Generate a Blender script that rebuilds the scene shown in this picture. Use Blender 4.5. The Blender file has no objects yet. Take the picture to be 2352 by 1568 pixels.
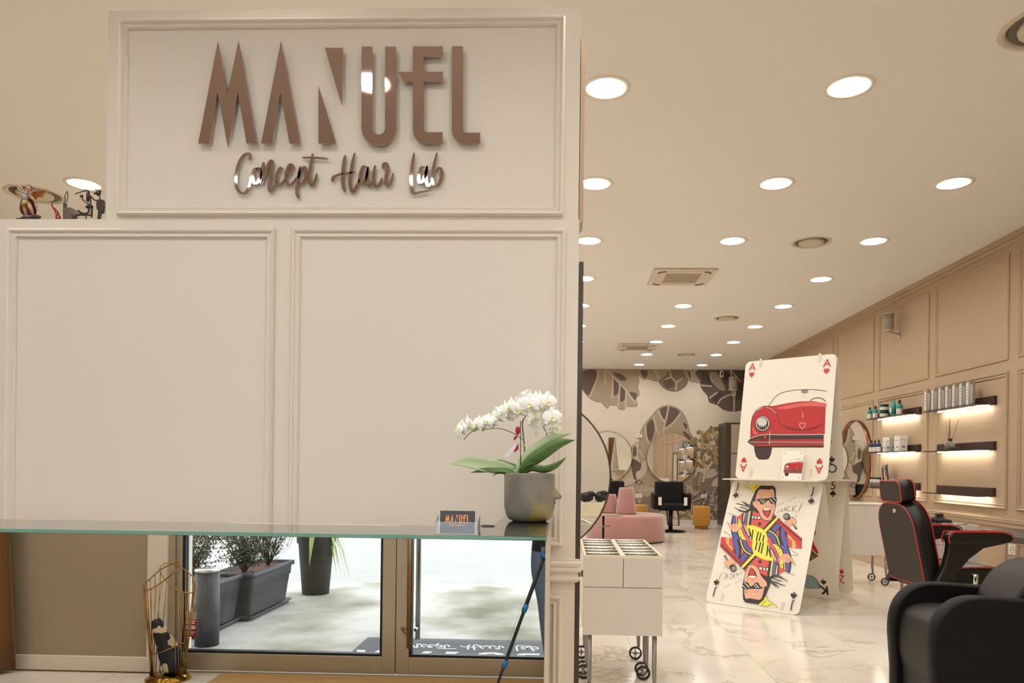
import bpy, bmesh, math, random
from mathutils import Vector, Matrix
sc = bpy.context.scene
COL = sc.collection
R = math.radians
PI = math.pi
# ---------------------------------------------------------------- camera
F = 1670.0; X0, Y0 = 1236.0, 1069.3; RHO = 0.012; TH = math.atan(56.0/F); HC = 1.2
cam = bpy.data.cameras.new('camera'); camo = bpy.data.objects.new('camera', cam); COL.objects.link(camo)
cam.sensor_fit = 'HORIZONTAL'; cam.sensor_width = 36.0; cam.lens = 36.0*F/2352
cam.shift_x = -(X0-1176)/2352.0; cam.shift_y = (Y0-784)/2352.0
cam.clip_start = 0.02; cam.clip_end = 200
r0 = Vector((math.cos(TH), math.sin(TH), 0)); f0 = Vector((-math.sin(TH), math.cos(TH), 0)); u0 = Vector((0, 0, 1))
cr = r0*math.cos(RHO)+u0*math.sin(RHO); cu = -r0*math.sin(RHO)+u0*math.cos(RHO)
CAM = Vector((0, 0, HC))
camo.matrix_world = Matrix(((cr.x, cu.x, -f0.x, CAM.x), (cr.y, cu.y, -f0.y, CAM.y), (cr.z, cu.z, -f0.z, CAM.z), (0, 0, 0, 1)))
sc.camera = camo
# ---------------------------------------------------------------- world (overcast daylight outside the door)
w = bpy.data.worlds.new('overcast_sky'); sc.world = w; w.use_nodes = True
bg = w.node_tree.nodes['Background']; bg.inputs[0].default_value = (0.93, 0.965, 1.0, 1); bg.inputs[1].default_value = 4.1
sc.view_settings.view_transform = 'Standard'; sc.view_settings.look = 'None'
sc.view_settings.exposure = 0.0; sc.view_settings.gamma = 1.0; sc.view_settings.use_curve_mapping = False
LAMP = 106.0            # downlight strength
sc.cycles.use_denoising = True
sc.cycles.max_bounces = 12; sc.cycles.diffuse_bounces = 8; sc.cycles.glossy_bounces = 5; sc.cycles.transmission_bounces = 8
sc.cycles.caustics_reflective = False; sc.cycles.caustics_refractive = False
sc.cycles.sample_clamp_indirect = 6.0
pl = bpy.data.lights.new('door_daylight', 'AREA'); pl.shape = 'RECTANGLE'; pl.size = 2.6; pl.size_y = 2.7
plo = bpy.data.objects.new('door_daylight', pl); COL.objects.link(plo); plo.location = (-0.93, -0.62, 1.35); plo.rotation_euler = (R(90), 0, 0)
pl.cycles.is_portal = True
# ---------------------------------------------------------------- photograph measuring helpers
def ray(px, py):
    dx, dy = px-X0, py-Y0
    return f0+cr*(dx/F)+cu*(-dy/F)
def atY(px, py, y): d = ray(px, py); return CAM+d*(y/d.y)
def atX(px, py, x): d = ray(px, py); return CAM+d*(x/d.x)
def atZ(px, py, z): d = ray(px, py); return CAM+d*((z-HC)/d.z)
# ---------------------------------------------------------------- materials
def lin(c):
    if isinstance(c, str):
        c = tuple(int(c[i:i+2], 16)/255 for i in (0, 2, 4))
    return tuple((x/12.92 if x <= 0.04045 else ((x+0.055)/1.055)**2.4) for x in c)
MATS = {}
def mat(name, col='888888', rough=0.5, metal=0.0, spec=0.5, trans=0.0, emit=0.0, coat=0.0, noise=0.0, nscale=8.0, bump=0.0, bscale=60.0, ior=1.45, sheen=0.0, ecol=None):
    if name in MATS: return MATS[name]
    m = bpy.data.materials.new(name); m.use_nodes = True; nt = m.node_tree; b = nt.nodes['Principled BSDF']
    c = lin(col); b.inputs['Base Color'].default_value = (*c, 1)
    b.inputs['Roughness'].default_value = rough; b.inputs['Metallic'].default_value = metal
    b.inputs['Specular IOR Level'].default_value = spec; b.inputs['Transmission Weight'].default_value = trans
    b.inputs['IOR'].default_value = ior; b.inputs['Coat Weight'].default_value = coat; b.inputs['Sheen Weight'].default_value = sheen
    if emit:
        b.inputs['Emission Color'].default_value = (*lin(ecol or col), 1); b.inputs['Emission Strength'].default_value = emit
    m.diffuse_color = (*c, 1)
    if noise or bump:
        tc = nt.nodes.new('ShaderNodeTexCoord')
    if noise:
        n = nt.nodes.new('ShaderNodeTexNoise'); n.inputs['Scale'].default_value = nscale; n.inputs['Detail'].default_value = 5
        nt.links.new(tc.outputs['Object'], n.inputs['Vector'])
        mx = nt.nodes.new('ShaderNodeMix'); mx.data_type = 'RGBA'
        mx.inputs[6].default_value = (*[x*(1-noise) for x in c], 1); mx.inputs[7].default_value = (*[min(1, x*(1+noise)) for x in c], 1)
        nt.links.new(n.outputs['Fac'], mx.inputs[0]); nt.links.new(mx.outputs[2], b.inputs['Base Color'])
    if bump:
        n2 = nt.nodes.new('ShaderNodeTexNoise'); n2.inputs['Scale'].default_value = bscale; n2.inputs['Detail'].default_value = 3
        nt.links.new(tc.outputs['Object'], n2.inputs['Vector'])
        bp = nt.nodes.new('ShaderNodeBump'); bp.inputs['Strength'].default_value = bump; bp.inputs['Distance'].default_value = 0.002
        nt.links.new(n2.outputs['Fac'], bp.inputs['Height']); nt.links.new(bp.outputs[0], b.inputs['Normal'])
    MATS[name] = m; return m
def ramp(nt, src, stops):
    r = nt.nodes.new('ShaderNodeValToRGB'); nt.links.new(src, r.inputs[0])
    e = r.color_ramp.elements
    while len(e) > 1: e.remove(e[-1])
    e[0].position = stops[0][0]; e[0].color = (*lin(stops[0][1]), 1)
    for p, c in stops[1:]:
        q = e.new(p); q.color = (*lin(c), 1)
    return r.outputs[0]
def marble():
    m = mat('marble', 'ece0cc', rough=0.13, spec=0.5); nt = m.node_tree; b = nt.nodes['Principled BSDF']
    g = nt.nodes.new('ShaderNodeNewGeometry'); oi = nt.nodes.new('ShaderNodeObjectInfo')
    ma = nt.nodes.new('ShaderNodeMath'); ma.operation = 'MULTIPLY'; ma.inputs[1].default_value = 40; nt.links.new(oi.outputs['Random'], ma.inputs[0])
    cx = nt.nodes.new('ShaderNodeCombineXYZ'); nt.links.new(ma.outputs[0], cx.inputs[2]); nt.links.new(ma.outputs[0], cx.inputs[0])
    ad = nt.nodes.new('ShaderNodeVectorMath'); ad.operation = 'ADD'; nt.links.new(g.outputs['Position'], ad.inputs[0]); nt.links.new(cx.outputs[0], ad.inputs[1])
    def n(scale, detail, dist=0.0, rough=0.55):
        k = nt.nodes.new('ShaderNodeTexNoise'); k.inputs['Scale'].default_value = scale; k.inputs['Detail'].default_value = detail
        k.inputs['Distortion'].default_value = dist; k.inputs['Roughness'].default_value = rough
        nt.links.new(ad.outputs[0], k.inputs['Vector']); return k.outputs['Fac']
    base = ramp(nt, n(1.1, 6, 0.4), [(0.3, 'd3c9ba'), (0.55, 'dfd8cc'), (0.75, 'e5dfd5')])
    v = nt.nodes.new('ShaderNodeMath'); v.operation = 'SUBTRACT'; v.inputs[1].default_value = 0.5; nt.links.new(n(0.75, 7, 1.3, 0.6), v.inputs[0])
    a = nt.nodes.new('ShaderNodeMath'); a.operation = 'ABSOLUTE'; nt.links.new(v.outputs[0], a.inputs[0])
    vr = ramp(nt, a.outputs[0], [(0.0, 'ffffff'), (0.008, 'a8a8a8'), (0.03, '000000')])
    fade = ramp(nt, n(0.9, 3), [(0.36, '000000'), (0.54, 'ffffff')])
    mu = nt.nodes.new('ShaderNodeMath'); mu.operation = 'MULTIPLY'; nt.links.new(vr, mu.inputs[0]); nt.links.new(fade, mu.inputs[1])
    m2 = nt.nodes.new('ShaderNodeMath'); m2.operation = 'MULTIPLY'; m2.inputs[1].default_value = 0.72; nt.links.new(mu.outputs[0], m2.inputs[0])
    mx = nt.nodes.new('ShaderNodeMix'); mx.data_type = 'RGBA'; nt.links.new(m2.outputs[0], mx.inputs[0])
    nt.links.new(base, mx.inputs[6]); mx.inputs[7].default_value = (*lin('a8946f'), 1)
    nt.links.new(mx.outputs[2], b.inputs['Base Color']); return m
# ---------------------------------------------------------------- mesh builder
def frame(d):
    d = d.normalized(); a = Vector((0, 0, 1)) if abs(d.z) < 0.95 else Vector((1, 0, 0))
    x = a.cross(d).normalized(); return x, d.cross(x).normalized(), d
class MB:
    def __init__(s): s.bm = bmesh.new(); s.mi = 0
    def m(s, i): s.mi = i; return s
    def face(s, vs, smooth=False):
        try: f = s.bm.faces.new(vs)
        except ValueError: return None
        f.material_index = s.mi; f.smooth = smooth; return f
    def v(s, p): return s.bm.verts.new(p)
    def poly(s, pts): s.face([s.v(p) for p in pts]); return s
    def box(s, a, b, rot=None, piv=None):
        a, b = Vector(a), Vector(b); c = []
        for z in (a.z, b.z):
            for x, y in ((a.x, a.y), (b.x, a.y), (b.x, b.y), (a.x, b.y)):
                p = Vector((x, y, z))
                if rot is not None:
                    q = Vector(piv) if piv is not None else (a+b)/2; p = rot@(p-q)+q
                c.append(s.v(p))
        for q in ((3, 2, 1, 0), (4, 5, 6, 7), (0, 1, 5, 4), (1, 2, 6, 5), (2, 3, 7, 6), (3, 0, 4, 7)): s.face([c[i] for i in q])
        return s
    def loft(s, rings, cap=True, closed=True, smooth=True):
        vr = [[s.v(p) for p in r] for r in rings]; n = len(vr[0])
        for a, b in zip(vr, vr[1:]):
            for i in range(n if closed else n-1):
                j = (i+1) % n; s.face([a[i], a[j], b[j], b[i]], smooth)
        if cap: s.face(list(reversed(vr[0]))); s.face(vr[-1])
        return s
    def tube(s, pts, r, n=8, cap=True, smooth=True):
        pts = [Vector(p) for p in pts]; rr = r if isinstance(r, (list, tuple)) else [r]*len(pts); rings = []; px = None
        for i, p in enumerate(pts):
            d = (pts[min(i+1, len(pts)-1)]-pts[max(i-1, 0)])
            if d.length < 1e-9: d = Vector((0, 0, 1))
            d.normalize()
            if px is None: x, y, _ = frame(d)
            else:
                x = px-d*px.dot(d)
                x = x.normalized() if x.length > 1e-6 else frame(d)[0]
                y = d.cross(x)
            px = x
            rings.append([p+x*math.cos(2*PI*k/n)*rr[i]+y*math.sin(2*PI*k/n)*rr[i] for k in range(n)])
        return s.loft(rings, cap, smooth=smooth)
    def cyl(s, p0, p1, r, r1=None, n=24): return s.tube([p0, p1], [r, r if r1 is None else r1], n)
    def ring(s, pts, r, n=6):  # closed tube
        pts = [Vector(p) for p in pts]; k = len(pts); rings = []
        c = sum(pts, Vector())/k; nn = Vector()
        for i in range(k): nn += (pts[i]-c).cross(pts[(i+1) % k]-c)
        nn.normalize()
        for i, p in enumerate(pts):
            d = (pts[(i+1) % k]-pts[i-1]).normalized(); x = d.cross(nn).normalized(); y = x.cross(d)
            rings.append([p+x*math.cos(2*PI*q/n)*r+y*math.sin(2*PI*q/n)*r for q in range(n)])
        rings.append(rings[0]); return s.loft(rings, False)
    def lathe(s, prof, c=(0, 0, 0), n=32, axis='z', smooth=True, cap=False):
        c = Vector(c); rings = []
        for r_, h in prof:
            ring = []
            for k in range(n):
                a = 2*PI*k/n; x, y = r_*math.cos(a), r_*math.sin(a)
                ring.append(c+(Vector((x, y, h)) if axis == 'z' else Vector((x, h, y)) if axis == 'y' else Vector((h, x, y))))
            rings.append(ring)
        return s.loft(rings, cap, smooth=smooth)
    def ell(s, c, r, n=14, m=9, rot=None):
        c = Vector(c); r = Vector(r) if not isinstance(r, (int, float)) else Vector((r, r, r)); rings = []
        for j in range(m+1):
            t = PI*j/m; t = min(max(t, 0.05), PI-0.05)
            ring = []
            for k in range(n):
                a = 2*PI*k/n; p = Vector((r.x*math.sin(t)*math.cos(a), r.y*math.sin(t)*math.sin(a), -r.z*math.cos(t)))
                ring.append(c+(rot@p if rot is not None else p))
            rings.append(ring)
        return s.loft(rings, True)
    def prism(s, pts, d, smooth=False):  # planar 3D polygon pts extruded by vector d
        d = Vector(d); a = [s.v(p) for p in pts]; b = [s.v(Vector(p)+d) for p in pts]
        s.face(a); s.face(list(reversed(b)))
        for i in range(len(a)): j = (i+1) % len(a); s.face([a[j], a[i], b[i], b[j]], smooth)
        return s
    def grid(s, fn, nu, nv, smooth=True, closed_u=False):
        g = [[s.v(fn(i/nu, j/nv)) for j in range(nv+1)] for i in range(nu+(0 if closed_u else 1))]
        for i in range(nu):
            for j in range(nv):
                i2 = (i+1) % len(g); s.face([g[i][j], g[i2][j], g[i2][j+1], g[i][j+1]], smooth)
        return s
    def mesh(s, name, mats, M=None):
        if M is not None: s.bm.transform(M)
        bmesh.ops.recalc_face_normals(s.bm, faces=s.bm.faces)
        me = bpy.data.meshes.new(name); s.bm.to_mesh(me); s.bm.free()
        for q in (mats if isinstance(mats, (list, tuple)) else [mats]): me.materials.append(q)
        return me
XF = {}
def xf(o): return XF.get(o.name, Matrix.Identity(4))
def part(name, mb, mats, parent, world=False, bevel=0, seg=2, subs=0, solid=0):
    """a part (or sub-part) mesh; world=True when it was measured in room coordinates"""
    M = xf(parent).inverted() if world else None
    o = bpy.data.objects.new(name, mb.mesh(name, mats, M)); COL.objects.link(o); o.parent = parent; XF[o.name] = xf(parent)
    mods(o, bevel, seg, subs, solid); return o
def mods(o, bevel, seg, subs, solid):
    if solid: q = o.modifiers.new('s', 'SOLIDIFY'); q.thickness = solid; q.offset = 0
    if bevel:
        q = o.modifiers.new('b', 'BEVEL'); q.width = bevel; q.segments = seg; q.limit_method = 'ANGLE'; q.angle_limit = R(40)
        for p in o.data.polygons: p.use_smooth = True
        try: o.data.set_sharp_from_angle(angle=R(40))
        except Exception: pass
    if subs: q = o.modifiers.new('u', 'SUBSURF'); q.levels = subs; q.render_levels = subs
def tag(o, label, cat, group=None):
    o['label'] = label; o['category'] = cat
    if group: o['group'] = group
    return o
def thing(name, label, cat, loc=(0, 0, 0), rz=0.0, group=None):
    o = bpy.data.objects.new(name, None); COL.objects.link(o); o.location = loc; o.rotation_euler = (0, 0, rz)
    o.empty_display_size = 0.1
    XF[o.name] = Matrix.Translation(loc)@Matrix.Rotation(rz, 4, 'Z'); return tag(o, label, cat, group)
def solo(name, mb, mats, label, cat, group=None, bevel=0, seg=2, subs=0, solid=0, loc=None):
    """a thing that is one mesh; origin moved to its base"""
    vs = [v.co for v in mb.bm.verts]
    c = Vector(loc) if loc else Vector((sum(v.x for v in vs)/len(vs), sum(v.y for v in vs)/len(vs), min(v.z for v in vs)))
    o = bpy.data.objects.new(name, mb.mesh(name, mats, Matrix.Translation(-c))); COL.objects.link(o); o.location = c
    XF[o.name] = Matrix.Translation(c); mods(o, bevel, seg, subs, solid)
    return tag(o, label, cat, group)
def struct(name, mb, mats, parent=None, bevel=0, seg=2):
    o = bpy.data.objects.new(name, mb.mesh(name, mats)); COL.objects.link(o)
    if parent: o.parent = parent
    else: o['kind'] = 'structure'
    mods(o, bevel, seg, 0, 0); return o
def dup(root, loc=None, rz=None, label=None, group=None):
    def cp(o, par):
        c = o.copy(); COL.objects.link(c)
        if par: c.parent = par
        for k in [q for q in bpy.data.objects if q.parent == o]: cp(k, c)
        return c
    c = cp(root, None)
    if loc is not None: c.location = loc
    if rz is not None: c.rotation_euler = (0, 0, rz)
    XF[c.name] = Matrix.Translation(c.location)@Matrix.Rotation(c.rotation_euler.z, 4, 'Z')
    if label: c['label'] = label
    if group: c['group'] = group
    return c
def smooth_pts(pts, k=6, closed=False):
    P = [Vector(p) for p in pts]; n = len(P); out = []
    rng = range(n) if closed else range(n-1)
    for i in rng:
        if closed: a, b, c, d = P[i-1], P[i], P[(i+1) % n], P[(i+2) % n]
        else: a, b, c, d = P[max(i-1, 0)], P[i], P[i+1], P[min(i+2, n-1)]
        for j in range(k):
            t = j/k
            out.append(0.5*((2*b)+(c-a)*t+(2*a-5*b+4*c-d)*t*t+(3*b-a-3*c+d)*t**3))
    if not closed: out.append(P[-1])
    return out
class Pic:
    """flat print on a plane: O origin, U right, V up, N towards the reader; painter's layers 0.25 mm apart"""
    def __init__(s, O, U, V, step=0.00025, base=0.0004):
        s.O, s.U, s.V = Vector(O), Vector(U).normalized(), Vector(V).normalized(); s.N = s.U.cross(s.V).normalized()
        s.mb = MB(); s.mats = []; s.k = 0; s.step = step; s.base = base; s.map = None
    def uv(s, p):
        if s.map: return s.map(p)
        return p
    def P(s, q): return s.O+s.U*q[0]+s.V*q[1]+s.N*(s.base+s.k*s.step)
    def use(s, m):
        if m not in s.mats: s.mats.append(m)
        s.mb.mi = s.mats.index(m)
    def poly(s, m, pts, smooth=0, up=True):
        s.use(m)
        q = [Vector((*s.uv(p), 0)) for p in pts]
        if smooth: q = smooth_pts(q, smooth, True)
        s.mb.poly([s.P(p) for p in q])
        if up: s.k += 1
    def stroke(s, m, pts, wd, smooth=4, closed=False, taper=False, up=True):
        s.use(m)
        q = [Vector((*s.uv(p), 0)) for p in pts]
        if len(q) > 2 and smooth: q = smooth_pts(q, smooth, closed)
        if closed: q.append(q[0].copy())
        n = len(q); L = []; Rr = []
        for i, p in enumerate(q):
            d = q[min(i+1, n-1)]-q[max(i-1, 0)]
            if closed and i in (0, n-1): d = q[1]-q[-2]
            d = d.normalized() if d.length > 1e-9 else Vector((1, 0, 0)); nn = Vector((-d.y, d.x, 0))
            h = wd/2*(1 if not taper else max(0.15, math.sin(PI*(i+0.5)/n)**0.5)); L.append(s.mb.v(s.P(p+nn*h))); Rr.append(s.mb.v(s.P(p-nn*h)))
        for i in range(n-1): s.mb.face([L[i], Rr[i], Rr[i+1], L[i+1]])
        if up: s.k += 1
    def circle(s, m, c, r, ry=None, n=24): s.poly(m, [(c[0]+r*math.cos(2*PI*i/n), c[1]+(ry or r)*math.sin(2*PI*i/n)) for i in range(n)])
    def text(s, m, txt, c, h, rot=0.0, align='CENTER', shear=0.0, bold=0.0):
        """c is in plane coordinates (u, v), h the letter height in metres"""
        s.use(m); cu_ = bpy.data.curves.new('t', 'FONT'); cu_.body = txt; cu_.align_x = align; cu_.align_y = 'CENTER'; cu_.size = h/0.72; cu_.resolution_u = 3
        cu_.offset = bold
        o = bpy.data.objects.new('t', cu_); COL.objects.link(o)
        dg = bpy.context.evaluated_depsgraph_get(); me = bpy.data.meshes.new_from_object(o.evaluated_get(dg))
        ca, sa = math.cos(rot), math.sin(rot); vs = []
        for v in me.vertices:
            x, y = v.co.x, v.co.y; vs.append(s.mb.v(s.P((c[0]+x*ca-y*sa, c[1]+x*sa+y*ca))))
        for p in me.polygons: s.mb.face([vs[i] for i in p.vertices])
        COL.objects.unlink(o); bpy.data.objects.remove(o); bpy.data.curves.remove(cu_); bpy.data.meshes.remove(me); s.k += 1
def planemap(O, U, V, tr=None):
    O, U, V = Vector(O), Vector(U).normalized(), Vector(V).normalized(); N = U.cross(V)
    def f(p):
        px, py = tr(p) if tr else p
        d = ray(px, py); t = (O-CAM).dot(N)/d.dot(N); q = CAM+d*t-O; return (q.dot(U), q.dot(V))
    return f
def mould(mb, O, U, V, N, w_, h_, wd=0.032, dp=0.016):
    """picture-frame moulding round a w_ x h_ rectangle on a wall (O = lower left corner)"""
    O, U, V, N = Vector(O), Vector(U), Vector(V), Vector(N)
    prof = [(0, 0), (0.0, dp*0.55), (wd*0.18, dp), (wd*0.34, dp*0.9), (wd*0.5, dp*0.45), (wd*0.7, dp*0.5), (wd*0.86, dp*0.62), (wd, dp*0.3), (wd, 0)]
    cs = ((0, 0), (1, 0), (1, 1), (0, 1)); rings = []
    for cx, cy in cs+cs[:1]:
        sx, sy = (1 if cx == 0 else -1), (1 if cy == 0 else -1)
        rings.append([O+U*(cx*w_+sx*a)+V*(cy*h_+sy*a)+N*d for a, d in prof])
    mb.loft(rings, cap=False, closed=False, smooth=False)
# ================================================================ THE ROOM
WALLP = mat('wall_paint', 'dfd6ca', rough=0.55, spec=0.25)
TANP = mat('tan_wall_paint', 'b39d83', rough=0.6, spec=0.2)
CEILP = mat('ceiling_paint', 'e7e4df', rough=0.75, spec=0.15)
BROWNP = mat('taupe_wall_paint', 'a3917b', rough=0.7, spec=0.2)
TRIMW = mat('white_trim', 'ddd3c4', rough=0.45)
CZ = 3.3; XR = 3.95; XL = -5.2; YB = 15.7; YD = -0.47; YW = 2.67; WX = atY(1327, 800, YW).x
MARB = marble()
# floor: slab with marble tiles
fl = struct('floor', MB().box((XL, YD-0.1, -0.12), (XR, YB, -0.006)), mat('grout', 'b9a88e', rough=0.8))
tw, tl = 0.747, 1.5; tm = MB().box((-tw/2+0.001, -tl/2+0.001, -0.006), (tw/2-0.001, tl/2-0.001, 0.0)).mesh('tile', MARB)
ix = 0
for i in range(-8, 5):
    for j in range(0, 11):
        xc = 0.47+tw*(i+0.5); yc = YD+0.05+tl*(j+0.5)
        if yc > YB: continue
        xa, xb = max(xc-tw/2, XL), min(xc+tw/2, XR); ya, yb = max(yc-tl/2, YD), min(yc+tl/2, YB)
        full = abs(xb-xa-tw) < 1e-3 and abs(yb-ya-tl) < 1e-3
        if xb-xa < 0.05: continue
        o = bpy.data.objects.new('tile', tm if full else MB().box((xa-xc+0.001, ya-yc+0.001, -0.006), (xb-xc-0.001, yb-yc-0.001, 0)).mesh('tile', MARB))
        COL.objects.link(o); o.location = (xc, yc, 0); o.parent = fl
# ceiling with round cut-outs
LX = [-3.66, -2.37, -1.08, 0.217, 1.545, 2.83]; LY = [-0.056+1.366*k for k in range(12)]
VENTS = [(2.27, 3.5, 0.215), (2.28, 6.82, 0.185), (2.28, 10.27, 0.185), (2.28, 13.6, 0.185), (-4.2, 5.62, 0.21)]
CASS = [(1.28, 8.04), (1.28, 12.74)]
spots = [(x, y) for y in LY for x in LX]
spots = [(x, y) for x, y in spots if not (abs(x-1.545) < .1 and abs(y-8.14) < .2)]
cv = bpy.data.curves.new('ceil', 'CURVE'); cv.dimensions = '2D'; cv.fill_mode = 'BOTH'; cv.extrude = 0.004
def spl(pts):
    s = cv.splines.new('POLY'); s.points.add(len(pts)-1); s.use_cyclic_u = True
    for p, q in zip(s.points, pts): p.co = (q[0], q[1], 0, 1)
spl([(XL, YD-.12), (XR, YD-.12), (XR, YB), (XL, YB)])
for x, y in spots: spl([(x+0.104*math.cos(2*PI*k/28), y+0.104*math.sin(2*PI*k/28)) for k in range(28)])
for x, y, r in VENTS: spl([(x+(r-.03)*math.cos(2*PI*k/32), y+(r-.03)*math.sin(2*PI*k/32)) for k in range(32)])
tmp = bpy.data.objects.new('c', cv); COL.objects.link(tmp)
me = bpy.data.meshes.new_from_object(tmp.evaluated_get(bpy.context.evaluated_depsgraph_get()))
COL.objects.unlink(tmp); bpy.data.objects.remove(tmp)
ce = bpy.data.objects.new('ceiling', me); COL.objects.link(ce); ce.location = (0, 0, CZ+0.004); ce['kind'] = 'structure'; me.materials.clear(); me.materials.append(CEILP)
sl = MB().box((XL, YD-0.1, CZ+0.16), (XR, YB, CZ+0.2)); struct('ceiling_slab', sl, mat('plenum_dark', '55504a', rough=0.9), ce).location = (0, 0, -(CZ+0.004))
# outer walls
struct('wall_left', MB().box((XL-0.12, YD-0.1, 0), (XL, YB, CZ+.2)), BROWNP)
wr = struct('wall_right', MB().box((XR, YD-0.1, 0), (XR+0.12, YB, CZ+.2)), TANP)
wb = struct('wall_back', MB().box((XL-0.12, YB, 0), (XR+0.12, YB+0.12, CZ+.2)), mat('mural_ground', 'c9beb0', rough=0.7, noise=0.16, nscale=0.8))
# right wall mouldings
ydiv = [2.3, 3.7, 5.1, 6.52, 7.93, 9.32, 10.72, 12.12, 13.52, 14.9]
for a, b in zip(ydiv, ydiv[1:]):
    m1 = MB(); mould(m1, (XR, a+.07, 2.19), (0, 1, 0), (0, 0, 1), (-1, 0, 0), b-a-.14, 0.95, 0.035, 0.014)
    struct('panel_moulding', m1, TANP, wr)
    m1 = MB(); mould(m1, (XR, a+.07, 0.86), (0, 1, 0), (0, 0, 1), (-1, 0, 0), b-a-.14, 1.23, 0.045, 0.02)
    struct('panel_moulding', m1, TANP, wr)
    m1 = MB(); mould(m1, (XR, a+.07, 0.2), (0, 1, 0), (0, 0, 1), (-1, 0, 0), b-a-.14, 0.4, 0.035, 0.014)
    struct('panel_moulding', m1, TANP, wr)
def rail(mb, x, y0, y1, z0, z1, d=0.03):
    prof = [(0, z0), (d*.5, z0), (d*.7, z0+(z1-z0)*.15), (d*.45, z0+(z1-z0)*.3), (d*.45, z0+(z1-z0)*.5), (d, z0+(z1-z0)*.62), (d*.8, z0+(z1-z0)*.78), (d, z0+(z1-z0)*.88), (d*.9, z1), (0, z1)]
    mb.loft([[Vector((x-a, y, z)) for a, z in prof] for y in (y0, y1)], True, smooth=False)
m1 = MB(); rail(m1, XR, 6.3, 15.6, 0.70, 0.78); struct('trim_1', m1, TANP)
m1 = MB(); m1.box((XR-.015, YD, 0), (XR, YB, 0.1)); struct('baseboard_right', m1, TANP, bevel=.003)
m1 = MB(); m1.box((XR-.03, YD, CZ-.05), (XR, YB, CZ)); m1.box((XR-.018, YD, CZ-.09), (XR, YB, CZ-.05)); struct('trim_2', m1, TANP, bevel=.004)
m1 = MB(); m1.box((XL, YB-.015, 0), (XR-.03, YB, 0.08)); struct('baseboard_back', m1, mat('mural_ground'), bevel=.003)
# partition carrying the sign (front wall)
ZL = 1.2+566/F*YW; ZT = atY(800, 20, YW).z; XB = atY(246, 300, YW).x
fw = MB(); fw.box((-3.3, YW, 0), (WX, YW+.2, ZL)); fw.box((XB, YW, ZL), (atY(1330, 300, YW).x, YW+.2, ZT))
fw = struct('wall_front', fw, WALLP)
def fpanel(x0, x1, y0, y1, wd=0.033, dp=0.02, zb=None):
    a = atY(x0, (y0+y1)/2, YW); b = atY(x1, (y0+y1)/2, YW); zt = atY((x0+x1)/2, y0, YW).z; zz = zb if zb is not None else atY((x0+x1)/2, y1, YW).z
    m1 = MB(); mould(m1, (a.x, YW, zz), (1, 0, 0), (0, 0, 1), (0, -1, 0), b.x-a.x, zt-zz, wd, dp); struct('panel_moulding', m1, WALLP, fw)
ZP = atY(1280, 1253, YW).z
fpanel(274, 1296, 45, 497); fpanel(18, 630, 527, 1250, zb=ZP); fpanel(668, 1295, 527, 1250, zb=ZP)
a = atY(-560, 800, YW).x; b = atY(-20, 800, YW).x
m1 = MB(); mould(m1, (a, YW, ZP), (1, 0, 0), (0, 0, 1), (0, -1, 0), b-a, 1.12, 0.033, .02); struct('panel_moulding', m1, WALLP, fw)
zr1, zr0 = atY(1290, 1283, YW).z, atY(1290, 1337, YW).z
def chair_rail(mb, pts, z0, z1, d):
    h = z1-z0; prof = [(0.2*d, z0), (.5*d, z0+.06*h), (.9*d, z0+.12*h), (.9*d, z0+.2*h), (.6*d, z0+.26*h), (.5*d, z0+.42*h), (.95*d, z0+.5*h), (.95*d, z0+.6*h), (.7*d, z0+.66*h), (.9*d, z0+.72*h), (d, z0+.8*h), (d, z0+.86*h), (.7*d, z0+.92*h), (.75*d, z1), (0, z1)]
    rings = []
    for i, (x, y, ox, oy) in enumerate(pts): rings.append([Vector((x+ox*a, y+oy*a, z)) for a, z in prof])
    mb.loft(rings, True, smooth=False)
m1 = MB(); chair_rail(m1, [(-3.3, YW, 0, -1), (WX, YW, 1, -1), (WX, YW+.2, 1, 0)], zr0, zr1, 0.022); struct('trim_3', m1, WALLP)
pz = atY(1290, 1366, YW).z; xa = atY(1267, 1366, YW).x; xb = atY(1290, 1366, YW).x
m1 = MB(); mould(m1, (-.62, YW, .2), (1, 0, 0), (0, 0, 1), (0, -1, 0), xb+.62, pz-.2, 0.033, .02); struct('panel_moulding', m1, WALLP, fw)
m1 = MB(); m1.box((-3.3, YW-.015, 0), (WX+.015, YW, .1)); struct('baseboard_front', m1, WALLP, bevel=.003)
# raised panel on the end face of the partition and the dark framed mirror on it
ex = WX+0.012
m1 = MB(); m1.prism([(WX, YW+.03, atY(1335, 510, YW).z), (ex+.004, YW+.06, atY(1335, 510, YW).z+.03), (ex+.004, YW+.06, atY(1336, 70, YW).z-.03), (WX, YW+.03, atY(1336, 62, YW).z)], (0, .12, 0)); struct('end_panel', m1, TANP, fw)
t = thing('tall_mirror', 'tall dark-framed mirror fixed to the end face of the white partition', 'mirror', (WX+.012, YW+.1, 0.02))
zt = atY(1328, 600, YW).z
m1 = MB(); m1.box((WX+.001, YW+.005, .02), (WX+.018, YW+.03, zt)); m1.box((WX+.001, YW+.17, .02), (WX+.018, YW+.195, zt)); m1.box((WX+.001, YW+.03, zt-.025), (WX+.018, YW+.17, zt)); m1.box((WX+.001, YW+.03, .02), (WX+.018, YW+.17, .045))
DARKM = mat('dark_bronze', '4a4038', rough=.4, metal=.3)
part('frame', m1, DARKM, t, True)
m1 = MB(); m1.box((WX+.001, YW+.03, .045), (WX+.012, YW+.17, zt-.025)); MIR = mat('mirror_glass', 'f1f1ee', rough=0.0, metal=1.0); part('mirror_pane', m1, MIR, t, True)
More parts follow.
